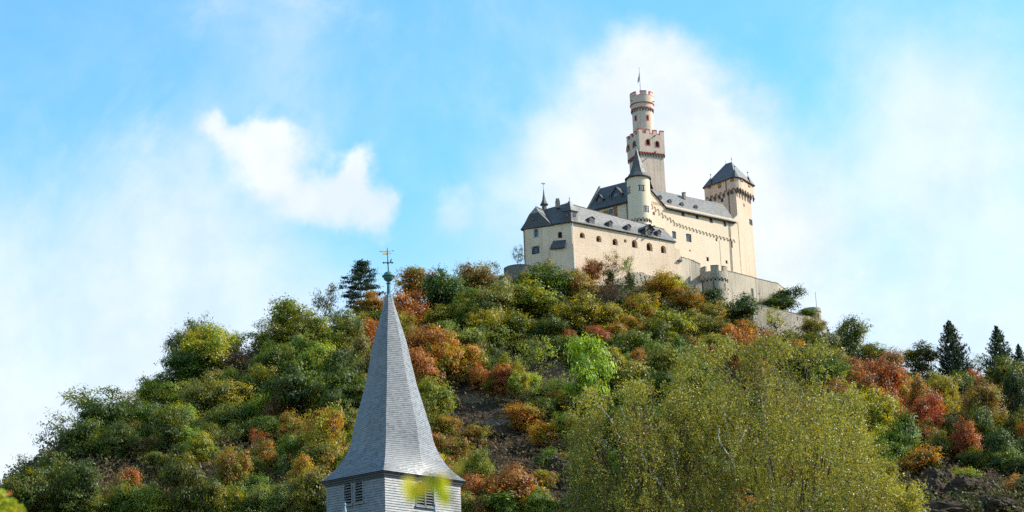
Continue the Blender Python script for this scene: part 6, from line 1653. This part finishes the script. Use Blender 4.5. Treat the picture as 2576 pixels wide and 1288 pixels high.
birch('birch_tree', 'smaller birch with a drooping crown left of the largest one', envL, 60, 2.6,
      [[(1860, 1700, 60, .14), (1760, 1380, 59, .11), (1690, 1265, 58.0, .09), (1640, 1190, 57.8, .06), (1605, 1120, 58.5, .035), (1560, 1020, 59, .018)],
       [(1800, 1430, 59.5, .08), (1730, 1265, 58.3, .055), (1700, 1195, 58, .035), (1690, 1120, 58.5, .02)],
       [(1560, 1100, 58.5, .03), (1530, 1050, 58, .022), (1490, 995, 58, .012), (1462, 990, 58, .007)]], 3700, 83, 1860, 1.3)

# ---------------- foreground sprigs
M_SHOOT = leafmat('shoot_leaf', .5, .4, .4, .75, 1.25, 9.0)
def big_leaf(mb_pts, c, ax, up, L, Wd):
    """heart-shaped leaf as a fan with a folded midrib"""
    ax = ax.normalized(); sd = ax.cross(up).normalized(); nn = sd.cross(ax).normalized()
    prof = [(0, 0), (-.08, .22), (.05, .42), (.28, .5), (.55, .4), (.8, .18), (1, 0)]
    for s in (-1, 1):
        for (a, w0), (b_, w1) in zip(prof, prof[1:]):
            p = [c + ax * L * max(a, 0), c + ax * L * a + sd * s * w0 * Wd + nn * w0 * .25 * Wd, c + ax * L * b_ + sd * s * w1 * Wd + nn * w1 * .25 * Wd, c + ax * L * max(b_, 0)]
            mb_pts.append(p if s > 0 else p[::-1])
def leafy(name, label, cat, stems, leaves, c1, c2, mt_, smat=M_BTW):
    base = stems[0][0][0]; root = thing(name, label, cat, base)
    sb = MB()
    for pts, rad in stems: sb.tube([p for p in pts], rad, smat, 6, False)
    part(sb, 'stem', root, True)
    for i, (c, ax, up, L, Wd, e1, e2) in enumerate(leaves):
        qd = []; big_leaf(qd, c, ax, up, L, Wd); b = MB()
        for p in qd: b.poly(p, mt_)
        o = b.build('leaf', root, True)
        n_ = len(o.data.polygons)
        for nm in ('tint', 'hue'): at_ = o.data.attributes.new(nm, 'FLOAT', 'FACE'); at_.data.foreach_set('value', np.full(n_, .5, np.float32))
        o.color = e1 + (1,); o['tint2'] = list(e2)
Yl, Gn, Og = (.80, .68, .01), (.52, .62, .01), (.85, .45, .01)
D_ = 4.6
def vp(x, v, y=D_): return VY(x, v, y)
tipc_ = [(vp(1046, 1212), Vector((-.25, -.3, -.9)), Vector((.3, -1, .1)), .062, .066, Yl, Og), (vp(1084, 1196), Vector((-.2, -.1, -1)), Vector((.2, -1, 0)), .036, .04, Gn, (.3, .22, .02)),
         (vp(1098, 1200), Vector((.3, -.1, -.95)), Vector((-.2, -1, .1)), .062, .05, Gn, Yl), (vp(1112, 1240), Vector((.25, -.2, -.9)), Vector((.3, -1, 0)), .042, .038, Yl, Gn), (vp(1142, 1190), Vector((.5, 0, .75)), Vector((0, -1, .1)), .04, .02, (.4, .36, .05), Yl)]
bs = vp(1220, 1700, 4.9); bs.z = -2.0
leafy('leafy_shoot', 'blurred yellow-green leafy shoot hanging in front of the belfry', 'shoot',
      [([bs, vp(1200, 1500), vp(1160, 1330), vp(1140, 1240), vp(1134, 1190), vp(1146, 1172)], [.006, .005, .004, .003, .0025, .0015]), ([vp(1136, 1205), vp(1110, 1192), vp(1085, 1190), vp(1050, 1208)], [.002, .0018, .0015, .001])], tipc_, Yl, Gn, M_SHOOT)
rgn = np.random.default_rng(3); lv = []; Dn = 16.0
for i in range(230):
    px = rgn.uniform(-60, 60); top = np.interp(px, [-60, 0, 20, 30, 45, 62], [1225, 1236, 1240, 1262, 1266, 1290]); v = top + rgn.uniform(0, 1) ** 1.2 * 110
    y = Dn + rgn.uniform(-.25, .25); e1 = [(.34, .42, .02), (.44, .40, .02), (.22, .32, .02), (.55, .42, .04), (.38, .10, .03)][rgn.integers(0, 5)] if rgn.random() < .5 else (.28, .38, .02)
    lv.append((vp(px, v, y), Vector((rgn.uniform(-.3, .9), -.4, rgn.uniform(-.9, .1))), Vector((rgn.uniform(-.5, .5), -1, .5)), rgn.uniform(.07, .12), rgn.uniform(.05, .08), e1, (.40, .42, .02)))
bs = vp(-60, 1900, Dn); bs.z = -2.1
leafy('leafy_vine', 'sharp sunlit green and yellow leaf spray in the bottom left corner', 'vine', [([bs, vp(-40, 1600, Dn), vp(-10, 1400, Dn), vp(10, 1300, Dn), vp(22, 1245, Dn)], [.03, .02, .012, .008, .003]), ([vp(-10, 1400, Dn), vp(30, 1330, Dn), vp(58, 1288, Dn)], [.01, .006, .003])], lv, Yl, Gn, M_SHOOT)
